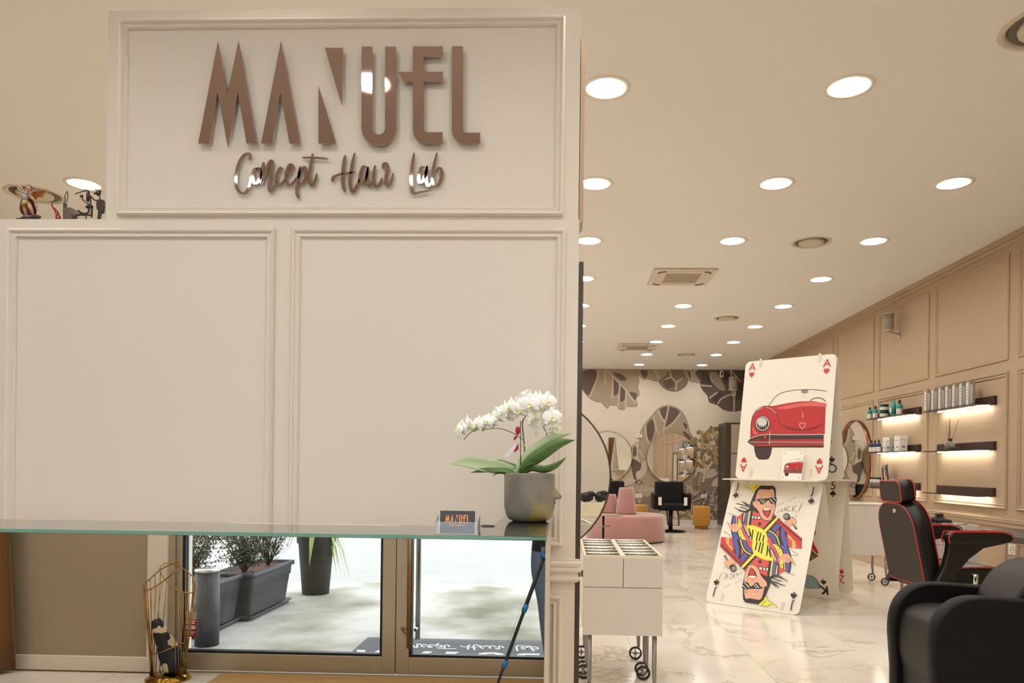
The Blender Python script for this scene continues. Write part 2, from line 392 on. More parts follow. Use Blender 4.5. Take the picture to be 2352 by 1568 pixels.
# ---------------------------------------------------------------- mural on the back wall
def z5(p): return (1300+p[0]/3.7333, 820+p[1]/3.7333)
def mm(n, c, amt=.25, sc_=1.6): return mat(n, c, rough=.75, noise=amt, nscale=sc_)
LT, MD, DK, DD = mm('mural_taupe', '9c8b79'), mm('mural_grey_brown', '7c6b5c'), mm('mural_dark', '5e5047'), mm('mural_darkest', '463b35')
VN = mm('mural_vein', 'b3a594', .1); GO = mm('mural_gold', '9a7c45', .35, 9); GO2 = mm('mural_olive', '77663f', .35, 9); GO3 = mm('mural_tan', 'b79c6c', .3, 9); PL = mm('mural_pale', 'b9aa98', .15)
pc = Pic((0, YB, 0), (1, 0, 0), (0, 0, 1), step=.00003); pm = planemap((0, YB, 0), (1, 0, 0), (0, 0, 1), z5); 
def clampm(p):
    u, v = pm(p); return (min(u, XR-.005), min(max(v, .085), CZ-.003))
pc.map = clampm
VW = .035
def leaf(m, pts, veins=(), edge=DD, dark=(), wv=VW):
    pc.poly(m, pts, 3)
    for d in dark: pc.poly(DK if m is not DK else DD, d, 2)
    if edge: pc.stroke(MD if m in (LT, PL) else DD, pts, .012, 3, True)
    for v in veins: pc.stroke(VN, v, wv, 3, taper=False)
leaf(LT, [(60, 105), (60, 180), (118, 235), (150, 290), (200, 350), (270, 385), (300, 385), (340, 430), (362, 438), (370, 415), (430, 415), (455, 445), (500, 450), (515, 425), (600, 425), (610, 395), (600, 350), (628, 325), (618, 260), (625, 180), (590, 120), (600, 80), (300, 80)],
     [[(345, 105), (400, 165), (460, 225), (520, 290), (600, 400)], [(400, 165), (402, 260), (392, 350)], [(460, 225), (458, 300), (445, 430)], [(515, 290), (512, 440)], [(335, 110), (337, 230)], [(275, 105), (265, 190), (215, 310), (200, 345)]],
     dark=([(150, 120), (260, 110), (255, 200), (200, 330), (140, 270), (125, 190)], [(400, 130), (480, 150), (520, 190), (470, 200)], [(410, 180), (455, 230), (450, 300), (410, 330)], [(470, 240), (510, 290), (505, 360), (465, 380)], [(530, 300), (610, 310), (590, 370)]))
leaf(LT, [(600, 95), (640, 170), (670, 190), (700, 185), (760, 205), (800, 205), (860, 170), (900, 95)], [[(760, 105), (800, 190)]], dark=([(640, 110), (700, 120), (690, 175), (660, 170)],))
leaf(MD, [(800, 205), (830, 255), (880, 285), (940, 292), (990, 275), (1030, 240), (1043, 190), (1020, 150), (1010, 95), (900, 95), (860, 160)], [[(890, 110), (905, 170), (945, 220), (940, 285)], [(945, 220), (1000, 180)], [(905, 170), (850, 190)]], dark=([(830, 210), (900, 190), (930, 240), (870, 270)],))
leaf(LT, [(1010, 95), (1025, 160), (1050, 200), (1110, 215), (1160, 215), (1160, 95)], [[(1070, 110), (1085, 190)], [(1110, 110), (1085, 150)]], dark=([(1040, 120), (1080, 140), (1070, 190)],))
leaf(DK, [(1140, 95), (1150, 200), (1165, 270), (1215, 330), (1230, 385), (1300, 410), (1350, 450), (1430, 465), (1500, 455), (1560, 440), (1560, 95)], [[(1440, 465), (1440, 300), (1410, 110)], [(1300, 400), (1340, 350), (1440, 310)], [(1230, 350), (1300, 300)], [(1420, 120), (1500, 215)], [(1160, 240), (1250, 250)], [(1240, 130), (1250, 200), (1330, 280)]], dark=([(1160, 130), (1240, 160), (1240, 240), (1170, 230)], [(1240, 330), (1320, 300), (1340, 350), (1290, 400)], [(1300, 120), (1400, 130), (1420, 200), (1330, 180)]))
pc.poly(LT, [(1250, 130), (1300, 140), (1340, 210), (1370, 280), (1320, 280), (1260, 220)], 3)
# floor-level thicket
pc.poly(MD, [(440, 1160), (500, 1010), (600, 950), (700, 1000), (1100, 1000), (1370, 950), (1450, 950), (1450, 1440), (330, 1440), (330, 1240)], 0)
random.seed(11)
for k in range(46):
    cx = random.uniform(560, 1420); cy = random.uniform(990, 1400); L = random.uniform(60, 130); a = random.uniform(0, 2*PI); wd = L*random.uniform(.32, .5)
    ca, sa = math.cos(a), math.sin(a)
    pts = [(cx+L*t*ca-wd*s_*sa, cy+L*t*sa+wd*s_*ca) for t, s_ in ((-1, 0), (-.6, .7), (0, 1), (.6, .7), (1, 0), (.6, -.7), (0, -1), (-.6, -.7))]
    pc.poly([LT, MD, DK, PL, DK, LT][k % 6], pts, 3); pc.stroke(VN, [(cx-L*.9*ca, cy-L*.9*sa), (cx+L*.9*ca, cy+L*.9*sa)], .022, 0)
    for q in (-.4, 0, .4): pc.stroke(VN, [(cx+L*q*ca, cy+L*q*sa), (cx+L*(q+.3)*ca-wd*.7*sa, cy+L*(q+.3)*sa+wd*.7*ca)], .012, 0, up=False); pc.stroke(VN, [(cx+L*q*ca, cy+L*q*sa), (cx+L*(q+.3)*ca+wd*.7*sa, cy+L*(q+.3)*sa-wd*.7*ca)], .012, 0, up=False)
leaf(PL, [(545, 935), (600, 905), (640, 905), (640, 980), (600, 1060), (540, 1100), (460, 1110), (455, 1080), (500, 1010)], [[(460, 1105), (510, 1010), (560, 930)], [(530, 1000), (590, 1060)]], dark=([(560, 900), (630, 905), (640, 960), (600, 1040), (580, 960)],))
leaf(LT, [(870, 415), (930, 425), (990, 465), (1025, 520), (1050, 590), (1070, 660), (1120, 720), (1120, 800), (1100, 1000), (1050, 1090), (700, 1100), (640, 1000), (600, 900), (630, 820), (630, 740), (640, 640), (680, 570), (730, 510), (780, 450), (820, 425)],
     [[(880, 420), (865, 500), (850, 560), (830, 650)], [(985, 475), (920, 560), (840, 620)], [(750, 500), (770, 600), (800, 665)], [(790, 450), (820, 520), (850, 555)], [(680, 590), (690, 680), (715, 745)], [(630, 790), (650, 840), (675, 860)]],
     dark=([(795, 452), (870, 422), (862, 500), (842, 548), (815, 500)], [(885, 425), (980, 470), (915, 555), (850, 600), (862, 530)], [(690, 590), (740, 530), (760, 620), (730, 720), (700, 700)], [(1000, 640), (1050, 660), (1110, 760), (1080, 800)], [(1000, 560), (1040, 580), (1030, 620)]))
leaf(PL, [(570, 760), (600, 735), (630, 740), (620, 830), (640, 900), (600, 910), (565, 870), (560, 800)], [[(565, 875), (630, 905)]], dark=([(575, 780), (600, 760), (605, 840), (580, 850)],))
leaf(DK, [(560, 875), (630, 905), (640, 930), (620, 1010), (590, 1050), (570, 980)], [])
leaf(PL, [(650, 900), (690, 880), (700, 960), (660, 1030), (610, 1050), (600, 990), (640, 960)], [[(680, 900), (630, 1040)]])
# gold flowering bush
for k in range(150):
    if k < 120: cx = random.uniform(1130, 1362); cy = random.uniform(600, 950); 
    else: cx = random.uniform(950, 1090); cy = random.uniform(1310, 1420)
    if k < 120 and cx < 1180 and cy < 640: continue
    r = random.uniform(9, 24)
    pc.poly([GO, GO2, GO3, GO, GO2, MD][k % 6], [(cx+r*random.uniform(.7, 1.2)*math.cos(q*PI/4), cy+r*1.1*random.uniform(.7, 1.2)*math.sin(q*PI/4)) for q in range(8)], 0)
    if k % 3 == 0: pc.stroke(PL, [(cx, cy-r), (cx+random.uniform(-6, 6), cy+r)], .012, 0)
for k in range(40):
    cx = random.uniform(1065, 1130); cy = random.uniform(690, 960); r = random.uniform(8, 16)
    pc.poly([GO, MD, GO3][k % 3], [(cx+r*math.cos(q*PI/3), cy+r*math.sin(q*PI/3)) for q in range(6)], 0)
pc.stroke(GO2, [(1115, 1150), (1120, 1080), (1140, 980)], .04); pc.stroke(PL, [(1175, 1070), (1190, 1000), (1230, 930)], .05)

mu = bpy.data.objects.new('leaf_mural', pc.mb.mesh('leaf_mural', pc.mats)); COL.objects.link(mu); mu.parent = wb
# ---------------------------------------------------------------- entrance wall with glazed double door (seen in the desk mirror)
ALU = mat('champagne_aluminium', 'b5a893', rough=.38, metal=.55); GASK = mat('black_gasket', '15181b', rough=.5)
DX0, DXM, DX1 = -2.2, -0.935, 0.33; DH = 2.45
GLASS = mat('clear_glass', 'ffffff', rough=0, trans=1.0, ior=1.45)
def thinglass():
    m = bpy.data.materials.new('window_glass'); m.use_nodes = True; nt = m.node_tree; nt.nodes.clear()
    o = nt.nodes.new('ShaderNodeOutputMaterial'); t_ = nt.nodes.new('ShaderNodeBsdfTransparent'); t_.inputs[0].default_value = (.93, .95, .95, 1)
    g = nt.nodes.new('ShaderNodeBsdfGlossy'); g.inputs['Roughness'].default_value = 0; fr = nt.nodes.new('ShaderNodeFresnel'); mx = nt.nodes.new('ShaderNodeMixShader')
    nt.links.new(fr.outputs[0], mx.inputs[0]); nt.links.new(t_.outputs[0], mx.inputs[1]); nt.links.new(g.outputs[0], mx.inputs[2]); nt.links.new(mx.outputs[0], o.inputs[0]); MATS['window_glass'] = m; return m
WG = thinglass()
m1 = MB(); m1.box((XL, YD-.1, 0), (DX0-.12, YD, CZ)); m1.box((DX0-.12, YD-.1, 2.75), (DX1+.03, YD, CZ)); struct('wall_entrance', m1, BROWNP)
m1 = MB(); m1.box((DX1+.03, YD-.1, 0), (XR, YD, CZ)); struct('wall_entrance_right', m1, WALLP)
m1 = MB(); m1.box((XL, YD, 0), (DX0-.12, YD+.014, .085)); struct('baseboard_entrance', m1, TRIMW, bevel=.003)
m1 = MB(); m1.box((DX0-.155, YD-.1, 0), (DX0-.035, YD+.012, 2.75)); struct('trim_4', m1, TRIMW, bevel=.004)
def leafdoor(nm, x0, x1, hinge):
    m1 = MB(); st = .075 if nm != 'window_1' else .05
    y0, y1 = YD-.075, YD-.015
    sl_ = .02 if (nm == 'door_1') else st
    zb = .108
    L = x0+(st if nm != 'door_1' else .035); Rr = x1-(st if nm != 'door_2' else .05)
    m1.box((x0, y0, .01), (L, y1, DH)); m1.box((Rr, y0, .01), (x1, y1, DH)); m1.box((L, y0, .01), (Rr, y1, zb)); m1.box((L, y0, DH-.08), (Rr, y1, DH))
    d = struct(nm, m1, ALU, bevel=.002)
    g = MB(); e = .014
    for a, b in (((L, zb), (L+e, DH-.08)), ((Rr-e, zb), (Rr, DH-.08)), ((L+e, zb), (Rr-e, zb+e)), ((L+e, DH-.08-e), (Rr-e, DH-.08))): g.box((a[0], y0+.012, a[1]), (b[0], y1-.008, b[1]))
    struct('gasket', g, GASK, d)
    struct('glass_pane', MB().box((L+e, y0+.028, zb+e), (Rr-e, y0+.034, DH-.08-e)), WG, d); return d
d1 = leafdoor('door_1', DX0, DXM, 0); d2 = leafdoor('door_2', DXM+.004, DX1, 1)
m1 = MB(); m1.box((DX0-.035, YD-.09, 0), (DX0, YD, 2.75)); m1.box((DX1, YD-.09, 0), (DX1+.03, YD, 2.75)); m1.box((DX0, YD-.09, DH), (DX1+.03, YD, DH+.06)); m1.box((DX0, YD-.09, 2.7), (DX1+.03, YD, 2.75))
struct('trim_5', m1, ALU)
struct('window_1', MB().box((DX0, YD-.05, DH+.06), (DX1, YD-.044, 2.7)), WG)
BRZ = mat('brushed_bronze', 'b09a82', rough=.3, metal=.9); STEEL = mat('brushed_steel', 'b9b9b6', rough=.28, metal=.95)
hx = DXM+.102
m1 = MB(); m1.cyl((hx-.006, YD+.06, .18), (hx-.006, YD+.06, 1.75), .0155, n=16); m1.cyl((hx-.06, YD-.015, .27), (hx-.006, YD+.06, .25), .011, n=10); m1.cyl((hx-.06, YD-.015, 1.68), (hx-.006, YD+.06, 1.68), .011, n=10)
struct('door_handle', m1, BRZ, d2)
m1 = MB(); m1.cyl((hx+.0, YD-.15, .18), (hx, YD-.15, 1.75), .0145, n=16); m1.cyl((hx, YD-.075, .25), (hx, YD-.15, .25), .009, n=10); m1.cyl((hx, YD-.075, 1.68), (hx, YD-.15, 1.68), .009, n=10)
struct('outer_door_handle', m1, STEEL, d2)
# pavement outside
def concrete():
    m = mat('concrete_paving', 'b0aea8', rough=.85, spec=.2); nt = m.node_tree; b = nt.nodes['Principled BSDF']; tc = nt.nodes.new('ShaderNodeTexCoord')
    n = nt.nodes.new('ShaderNodeTexNoise'); n.inputs['Scale'].default_value = .9; n.inputs['Detail'].default_value = 7; nt.links.new(tc.outputs['Object'], n.inputs['Vector'])
    c = ramp(nt, n.outputs['Fac'], [(.34, '6b6757'), (.44, '928f83'), (.54, 'b2b0ab')]); nt.links.new(c, b.inputs['Base Color']); return m
m1 = MB(); m1.box((-9, -3.7, -.1), (9, YD-.1, -.004)); struct('pavement', m1, concrete())
m1 = MB(); m1.box((-14, -30, -.12), (14, -3.705, -.012)); struct('road', m1, mat('road_surface', '9b9a97', rough=.9, noise=.12, nscale=3, bump=.3, bscale=40))
m1 = MB(); m1.box((DX0-.6, -.85, -.01), (DX0-.035-.06, YD-.101, 3)); struct('door_reveal', m1, TRIMW)
# ================================================================ CEILING FITTINGS
CHW = mat('white_enamel', 'e4dccd', rough=.4); LENS = mat('lamp_lens', 'fff6ea', rough=.5, emit=LAMP, ecol='fffcf6')
BOWL = mat('lamp_reflector', 'f2eee6', rough=.35)
dl = thing('downlight', 'x', 'light', (0, 0, CZ), 0, 'recessed ceiling downlights')
part('trim_ring', MB().lathe([(.102, .002), (.104, -.006), (.134, -.005), (.137, .0)], n=36), CHW, dl)
part('reflector', MB().lathe([(.088, .05), (.1, .0), (.103, -.004)], n=30), BOWL, dl)
part('lens', MB().lathe([(.0005, .018), (.093, .018)], n=30), LENS, dl)
def lab(x, y):
    if x < -3: c = 'left of the white sign box, above the shelf of figurines' if 5 < y < 6 else None
    elif x < -1: c = None
    elif x < 1: c = 'column of lights nearest the white partition'
    elif x < 2: c = 'middle column of ceiling lights'
    else: c = 'column of lights nearest the tan wall'
    if c is None: return 'round recessed downlight in the cream ceiling, reflected or hidden beyond the sign wall'
    if c.startswith('left'): return 'lit round recessed downlight '+c
    k = int(round((y-4.04)/1.366))
    if k < 0: return 'round recessed downlight overhead near the entrance door'
    vis = {0.217: 0, 1.545: 0, 2.83: 1}[x]; r = k-vis
    if r < 0: return 'round recessed downlight overhead near the entrance door'
    if x == 1.545 and r > 3: pass
    ords = ['nearest', 'second', 'third', 'fourth', 'fifth', 'sixth', 'seventh', 'eighth', 'ninth', 'tenth']
    if x == 1.545 and k > 3: r -= 1
    return 'lit round recessed downlight, '+ords[r]+' in the '+c
first = True
for x, y in spots:
    o = dl if first else dup(dl)
    first = False; o.location = (x, y, CZ); o['label'] = lab(x, y)
VM = mat('vent_enamel', 'cabfae', rough=.5)
vl = ['round ceiling air diffuser cut off by the upper right edge', 'round ceiling air diffuser between the third row downlights by the tan wall', 'round ceiling air diffuser beyond the large ceiling cassette', 'farthest small round ceiling air diffuser before the mural', 'unlit round ceiling air diffuser behind the archangel figurine']
for (x, y, r), L in zip(VENTS, vl):
    v = thing('air_diffuser', L, 'vent', (x, y, CZ), 0, 'round air diffusers')
    part('outer_ring', MB().lathe([(r-.045, .03), (r-.032, -.004), (r-.012, -.008), (r, 0)], n=44), VM, v)
    part('throat', MB().lathe([(r-.044, .05), (r-.044, .0), (r*.3, .05)], n=36), mat('vent_dark', '6f6555', rough=.7), v)
    part('deflector_disc', MB().lathe([(.001, -.016), (r*.5, -.018), (r*.6, -.012), (r*.62, .0), (r*.55, .03)], n=40), VM, v)
for (x, y), L in zip(CASS, ['square white air conditioning cassette in the ceiling, the nearer large one', 'square white air conditioning cassette in the ceiling, the far small one']):
    c = thing('ceiling_cassette', L, 'air conditioner', (x, y, CZ), 0, 'ceiling cassettes'); h = .335
    part('panel', MB().box((-h, -h, -.022), (h, h, -.001)), mat('cassette_white', 'd3c7b8', rough=.45), c, bevel=.006)
    part('grille', MB().box((-.19, -.19, -.025), (.19, .19, -.02)), mat('grille_grey', 'b3a594', rough=.6), c)
    g = MB()
    for k in range(12): g.box((-.18, -.18+k*.031, -.027), (.18, -.172+k*.031, -.0245))
    part('grille_bar', g, mat('grille_bar', 'a6988a', rough=.6), c)['kind'] = 'stuff'
    for a in range(4):
        f = MB(); rot = Matrix.Rotation(a*PI/2, 4, 'Z'); f.box((-.2, .235, -.025), (.2, .285, -.0215)); f.bm.transform(rot); part('air_flap', f, mat('cassette_white'), c, bevel=.002)
        s_ = MB(); pts = smooth_pts([(.2, .27, -.0245), (.24, .262, -.0245), (.262, .24, -.0245), (.27, .2, -.0245)], 5); s_.tube([(p[0]+(p[0]-.2)*.1, p[1]+(p[1]-.2)*.1, p[2]) for p in pts], .006, 6); s_.bm.transform(rot); part('corner_slot', s_, mat('slot_black', '2b2420', rough=.7), c)
# ================================================================ SIGN ON THE PARTITION
def s3(p): return (400+p[0]/2.94, 50+p[1]/2.94)
ROSE = mat('rose_gold_mirror', 'c6aea4', rough=.025, metal=1.0)
def arc(cx, cy, r, a0, a1, n=10, ry=None): return [(cx+r*math.cos(R(a0+(a1-a0)*i/n)), cy+(ry or r)*math.sin(R(a0+(a1-a0)*i/n))) for i in range(n+1)]
LET = {'M': [[(162, 820), (295, 130), (358, 490), (434, 130), (558, 820), (488, 820), (430, 478), (362, 845), (293, 478), (238, 820)]],
       'A': [[(587, 820), (721, 130), (850, 820), (778, 820), (717, 478), (662, 820)]],
       'N': [[(1017, 175), (1139, 175), (1132, 565)], [(974, 432), (974, 820), (1092, 820)]],
       'U': [[(1266, 167), (1338, 167)]+arc(1381, 718, 43, 180, 0)+[(1424, 167), (1498, 167)]+arc(1381, 718, 117, 0, 180)],
       'E': [[(1612, 165), (1815, 165), (1815, 235), (1685, 235), (1685, 337), (1815, 337), (1815, 405), (1685, 405)]+arc(1707, 723, 22, 180, 90, 5)+[(1812, 745), (1812, 820)]+arc(1702, 730, 90, 90, 180, 8)+[(1611, 405), (1550, 405), (1512, 337), (1612, 337)]],
       'L': [[(1876, 165), (1950, 165)]+arc(1972, 726, 22, 180, 90, 5)+[(2066, 748), (2066, 820)]+arc(1966, 729, 91, 90, 180, 8)]}
sg = thing('wall_sign', 'large rose gold mirrored letters reading MANUEL on the white partition', 'sign', (atY(780, 320, YW).x, YW, atY(780, 330, YW).z))
YS = YW-.02; yf = YS-.006
for ch, polys in LET.items():
    m1 = MB(); bk = MB()
    for pts in polys:
        m1.prism([atY(*s3(p), yf) for p in pts], (0, .006, 0))
    part('letter', m1, ROSE, sg, True)
    # stand-off pins to the wall
m1 = MB()
for px, py in ((220, 760), (300, 300), (425, 330), (520, 760), (620, 760), (720, 300), (820, 760), (1110, 230), (1000, 760), (1300, 240), (1460, 240), (1380, 800), (1650, 240), (1650, 700), (1910, 240), (1910, 700)):
    p = atY(*s3((px, py)), YS); m1.cyl(p, p+Vector((0, YW-YS-.0005, 0)), .006, n=8)
part('standoff_pin', m1, ROSE, sg, True)['kind'] = 'stuff'
SCR = [('C', [[(508, 930), (512, 895), (495, 887), (465, 905), (435, 960), (418, 1040), (420, 1110), (445, 1150), (475, 1155), (500, 1125), (515, 1075), (513, 1045)]]),
 ('o', [[(572, 985), (545, 995), (530, 1040), (540, 1088), (562, 1085), (582, 1040), (580, 995), (560, 985)], [(575, 988), (596, 990)]]),
 ('n', [[(604, 948), (592, 1030), (588, 1095)], [(588, 1095), (610, 1040), (638, 960), (656, 935), (662, 965), (650, 1050), (640, 1120), (650, 1142), (680, 1105), (700, 1060)]]),
 ('c', [[(735, 995), (717, 985), (697, 1020), (688, 1075), (705, 1102), (735, 1080), (757, 1045)]]),
 ('e', [[(757, 1050), (788, 1005), (800, 972), (782, 962), (762, 1000), (755, 1060), (773, 1100), (800, 1085), (828, 1045)]]),
 ('p', [[(850, 975), (838, 1060), (828, 1130), (832, 1165), (840, 1192)], [(838, 1060), (855, 1000), (880, 980), (890, 1010), (885, 1060), (860, 1095), (842, 1085)]]),
 ('t', [[(935, 888), (920, 980), (912, 1070), (930, 1105), (952, 1070), (963, 1020)], [(862, 915), (950, 915), (1040, 924)]]),
 ('H', [[(1155, 900), (1142, 980), (1138, 1080), (1150, 1148)], [(1218, 885), (1197, 990), (1186, 1080), (1203, 1148), (1232, 1110), (1250, 1060)], [(1068, 1078), (1078, 1045), (1130, 1025), (1180, 1020), (1225, 1012)]]),
 ('a', [[(1302, 985), (1278, 975), (1260, 1020), (1254, 1080), (1275, 1090), (1298, 1040), (1310, 978)], [(1310, 978), (1302, 1060), (1312, 1105), (1338, 1080)]]),
 ('i', [[(1357, 968), (1346, 1040), (1350, 1095), (1370, 1110), (1395, 1080), (1405, 1050)]]),
 ('r', [[(1410, 992), (1413, 962), (1430, 953), (1441, 985), (1433, 1040), (1430, 1088), (1444, 1108), (1465, 1075), (1480, 1020)]]),
 ('L', [[(1620, 883), (1607, 980), (1600, 1060), (1606, 1130), (1616, 1156), (1670, 1146), (1735, 1137)]]),
 ('a', [[(1692, 980), (1667, 985), (1652, 1040), (1657, 1085), (1682, 1070), (1702, 1010), (1708, 972)], [(1708, 972), (1700, 1060), (1715, 1110), (1740, 1080)]]),
 ('b', [[(1774, 883), (1752, 980), (1744, 1060), (1757, 1105), (1785, 1095), (1806, 1045), (1804, 1000), (1786, 985), (1765, 1012)]])]
ss = thing('script_sign', 'rose gold handwritten words Concept Hair Lab below the large letters', 'sign', (atY(780, 400, YW).x, YW, atY(780, 440, YW).z))
def ribbon(mb, pts, wd, y0, dep, pen=0):
    P = smooth_pts([atY(*s3(p), y0) for p in pts], 6); n = len(P); rings = []
    for i, p in enumerate(P):
        d = (P[min(i+1, n-1)]-P[max(i-1, 0)]).normalized(); nn = Vector((-d.z, 0, d.x)); t = i/(n-1)
        k = (0.62+0.75*abs(d.z)**1.5)*(min(1, 4*t+.45)*min(1, 4*(1-t)+.3)); h = nn*(wd/2*k)
        rings.append([p+h, p-h, p-h+Vector((0, dep, 0)), p+h+Vector((0, dep, 0))])
    mb.loft(rings, True, smooth=False)
for ch, st in SCR:
    m1 = MB()
    for s_ in st: ribbon(m1, s_, .0088, YW-.016, .006)
    part('letter', m1, ROSE, ss, True)
m1 = MB()
for px, py in ((418, 1050), (560, 1000), (650, 1060), (690, 1060), (760, 1050), (835, 1100), (915, 1040), (1142, 1000), (1190, 1050), (1258, 1040), (1348, 1050), (1425, 1040), (1602, 1040), (1655, 1040), (1748, 1040)):
    p = atY(*s3((px, py)), YW-.011); m1.cyl(p, p+Vector((0, .0105, 0)), .003, n=6)
part('standoff_pin', m1, ROSE, ss, True)['kind'] = 'stuff'
# ================================================================ RECEPTION DESK
YM = 1.80; YG0 = 1.77; YG1 = 2.045; zg = atY(700, 1224, YG0).z; XD = atY(1253, 1300, YM).x
XG = atY(1254, 1228, YG0).x; XI = XG-.158; zb_ = zg-.009
dk = thing('reception_desk', 'L-shaped white reception desk with a mirrored front panel', 'desk', (-1.3, 2.0, 0))
DKW = mat('desk_lacquer', 'd0c5b6', rough=.35); DTOP = mat('desk_top_taupe', '8b8075', rough=.35)
part('front_carcass', MB().box((-2.9, YM+.006, 0), (XD, YG1-.02, zb_-.03)), DKW, dk, True)
part('side_carcass', MB().box((XI+.01, YG1-.02, 0), (XD, YW-.024, zb_-.03)), DKW, dk, True)
part('mirror_front', MB().box((-2.9, YM, 0.02), (XD-.001, YM+.005, zb_-.004)), MIR, dk, True)
part('desk_top', MB().box((-2.9, YM+.006, zb_-.03), (XG-.003, YG1, zb_-.0005)), DTOP, dk, True)
part('return_top', MB().box((XI, YG1, zb_-.03), (XG-.003, YW-.024, zb_-.0005)), DTOP, dk, True)
gl = MB(); L = [(-2.9, YG0), (XG, YG0), (XG, YW-.024), (XI, YW-.024), (XI, YG1), (-2.9, YG1)]
gl.prism([(x, y, zb_) for x, y in L], (0, 0, .009))
def edgeglass():
    m = mat('green_tinted_glass', '9fb3a8', rough=.02, spec=.5); b = m.node_tree.nodes['Principled BSDF']
    b.inputs['Transmission Weight'].default_value = 1.0; b.inputs['Base Color'].default_value = (*lin('e4efe9'), 1); b.inputs['IOR'].default_value = 1.5; return m
EG = mat('green_glass_edge', '64907f', rough=.1, spec=.6)
part('glass_top', gl, [edgeglass()], dk, True)
m1 = MB(); m1.box((-2.9, YG0-.0008, zb_+.0006), (XG+.0006, YG0, zb_+.0084)); m1.box((XG, YG0, zb_+.0006), (XG+.0008, YW-.025, zb_+.0084)); part('glass_edge', m1, EG, dk, True)
gp = atZ(1120, 1208, zg); m1 = MB(); m1.lathe([(.012, .0006), (.013, .0025), (.019, .0025), (.021, .0006)], c=(gp.x, gp.y, zg), n=24); part('cable_grommet', m1, mat('black_plastic', '1b1a19', rough=.45), dk, True)
# business cards
hx0, hx1 = atY(1001, 1215, YG0+.035).x, atY(1101, 1215, YG0+.035).x; hy = YG0+.035
ACR = mat('clear_acrylic', 'f4f6fb', rough=.03, trans=.92, ior=1.42)
h = thing('card_holder', 'clear acrylic business card holder on the glass counter', 'card holder', ((hx0+hx1)/2, hy, zg))
hw = (hx1-hx0)/2; hz = .044
m1 = MB().box((-hw, -.022, .0005), (hw, .03, .0035)); part('base', m1, ACR, h)
m1 = MB().prism([(-hw+.004, -.02, .003), (hw-.004, -.02, .003), (hw-.004, -.016, hz-.012), (-hw+.004, -.016, hz-.012)], (0, -.003, 0)); part('front_wall', m1, ACR, h)
for s_ in (-1, 1): part('side_wall', MB().prism([(s_*(hw-.003), -.018, .003), (s_*(hw-.003), .022, .003), (s_*(hw-.003), .026, hz), (s_*(hw-.003), -.013, hz-.012)], (s_*.002, 0, 0)), ACR, h)
NAVY = mat('black_card', '35363c', rough=.4); CU = mat('copper_print', 'e08a4a', rough=.35, metal=.4)
g0 = thing('business_cards', 'stack of black business cards with copper MANUEL print in the acrylic holder', 'cards', (h.location.x, hy, zg+.0037))
cw = .0425
m1 = MB()
for k in range(7): m1.box((-cw, -.012+k*.0022, 0), (cw, -.0105+k*.0022, .054-.0003*(k % 3)), Matrix.Rotation(R(-5), 3, 'X'), (0, 0, 0))
part('card_stack', m1, NAVY, g0)['kind'] = 'stuff'
rt = Matrix.Rotation(R(-5), 3, 'X'); pc = Pic(g0.location+rt@Vector((0, -.0121, 0)), (1, 0, 0), rt@Vector((0, 0, 1)), step=.00003, base=.0002)
for ch, polys in LET.items():
    for pts in polys:
        pc.map = lambda p: ((p[0]-1114)/1904*.061, .0345+(475-p[1])/690*.0215); pc.poly(CU, pts, up=False)
for ch, st in SCR:
    for s_ in st: pc.map = lambda p: ((p[0]-1114)/1904*.055, .0185+(1030-p[1])/690*.017); pc.stroke(CU, s_, .0009, 4, up=False)
part('card_print', pc.mb, pc.mats, g0, True)
# ================================================================ ORCHID
YO = 2.27; pcx = atY(1216, 1150, YO).x; ppx = YO/F
pot = MB(); prof = [(.001, .002), (.05, 0), (.064, .006), (.074, .022), (.079, .045), (.0795, .14), (.0775, .1445), (.073, .1445), (.073, .115), (.001, .112)]
sc_ = (1275-1158)/2*ppx/.0795
def potm():
    m = mat('patinated_concrete', '7d766b', rough=.5, spec=.4); nt = m.node_tree; b = nt.nodes['Principled BSDF']; tc = nt.nodes.new('ShaderNodeTexCoord')
    n = nt.nodes.new('ShaderNodeTexNoise'); n.inputs['Scale'].default_value = 10; n.inputs['Detail'].default_value = 4; nt.links.new(tc.outputs['Object'], n.inputs['Vector'])
    c = ramp(nt, n.outputs['Fac'], [(.3, '6b6459'), (.46, '7f7970'), (.55, '868070'), (.62, '9d935f'), (.7, 'a5893f')]); nt.links.new(c, b.inputs['Base Color']); b.inputs['Metallic'].default_value = .0; return m
pt = thing('face_planter', 'grey gilded concrete pot with a face profile, on the right end of the glass counter', 'plant pot', (pcx, YO, zg))
ph = (1199-1089)*ppx; pot.lathe([(r*sc_, z*ph/.1445) for r, z in prof], n=48)
part('pot_body', pot, potm(), pt)
nz = MB(); zz = lambda y: (1199-y)*ppx; xr = lambda x: (x-1216)*ppx
# nose, lips and chin on the right side
outl = [(1272, 1108), (1276, 1122), (1282, 1131), (1290, 1140), (1289, 1147), (1278, 1149), (1275, 1152), (1277, 1157), (1273, 1162), (1275, 1168), (1270, 1176), (1266, 1186)]
rings = []
for i, (x, y) in enumerate(outl):
    q = Vector((xr(x), 0, zz(y))); wd = .018*(.5+math.sin(PI*(i+.5)/len(outl))*.6)
    rings.append([Vector((xr(1258), -wd*1.6, q.z)), Vector((q.x-.006, -wd*.7, q.z)), q, Vector((q.x-.006, wd*.7, q.z)), Vector((xr(1258), wd*1.6, q.z))])
nz.loft(rings, True, closed=True); part('face_relief', nz, potm(), pt)
part('soil', MB().lathe([(.001, zz(1105)), (.07*sc_, zz(1106))], n=24), mat('bark_soil', '4a3d31', rough=.95, noise=.4, nscale=60), pt)
def zo(p): return (1030+p[0]/6.8167, 880+p[1]/6.8167)
orc = thing('orchid', 'white orchid with arching flower sprays and broad green leaves in the face pot', 'plant', (pcx, YO, zg+zz(1105)+.001))
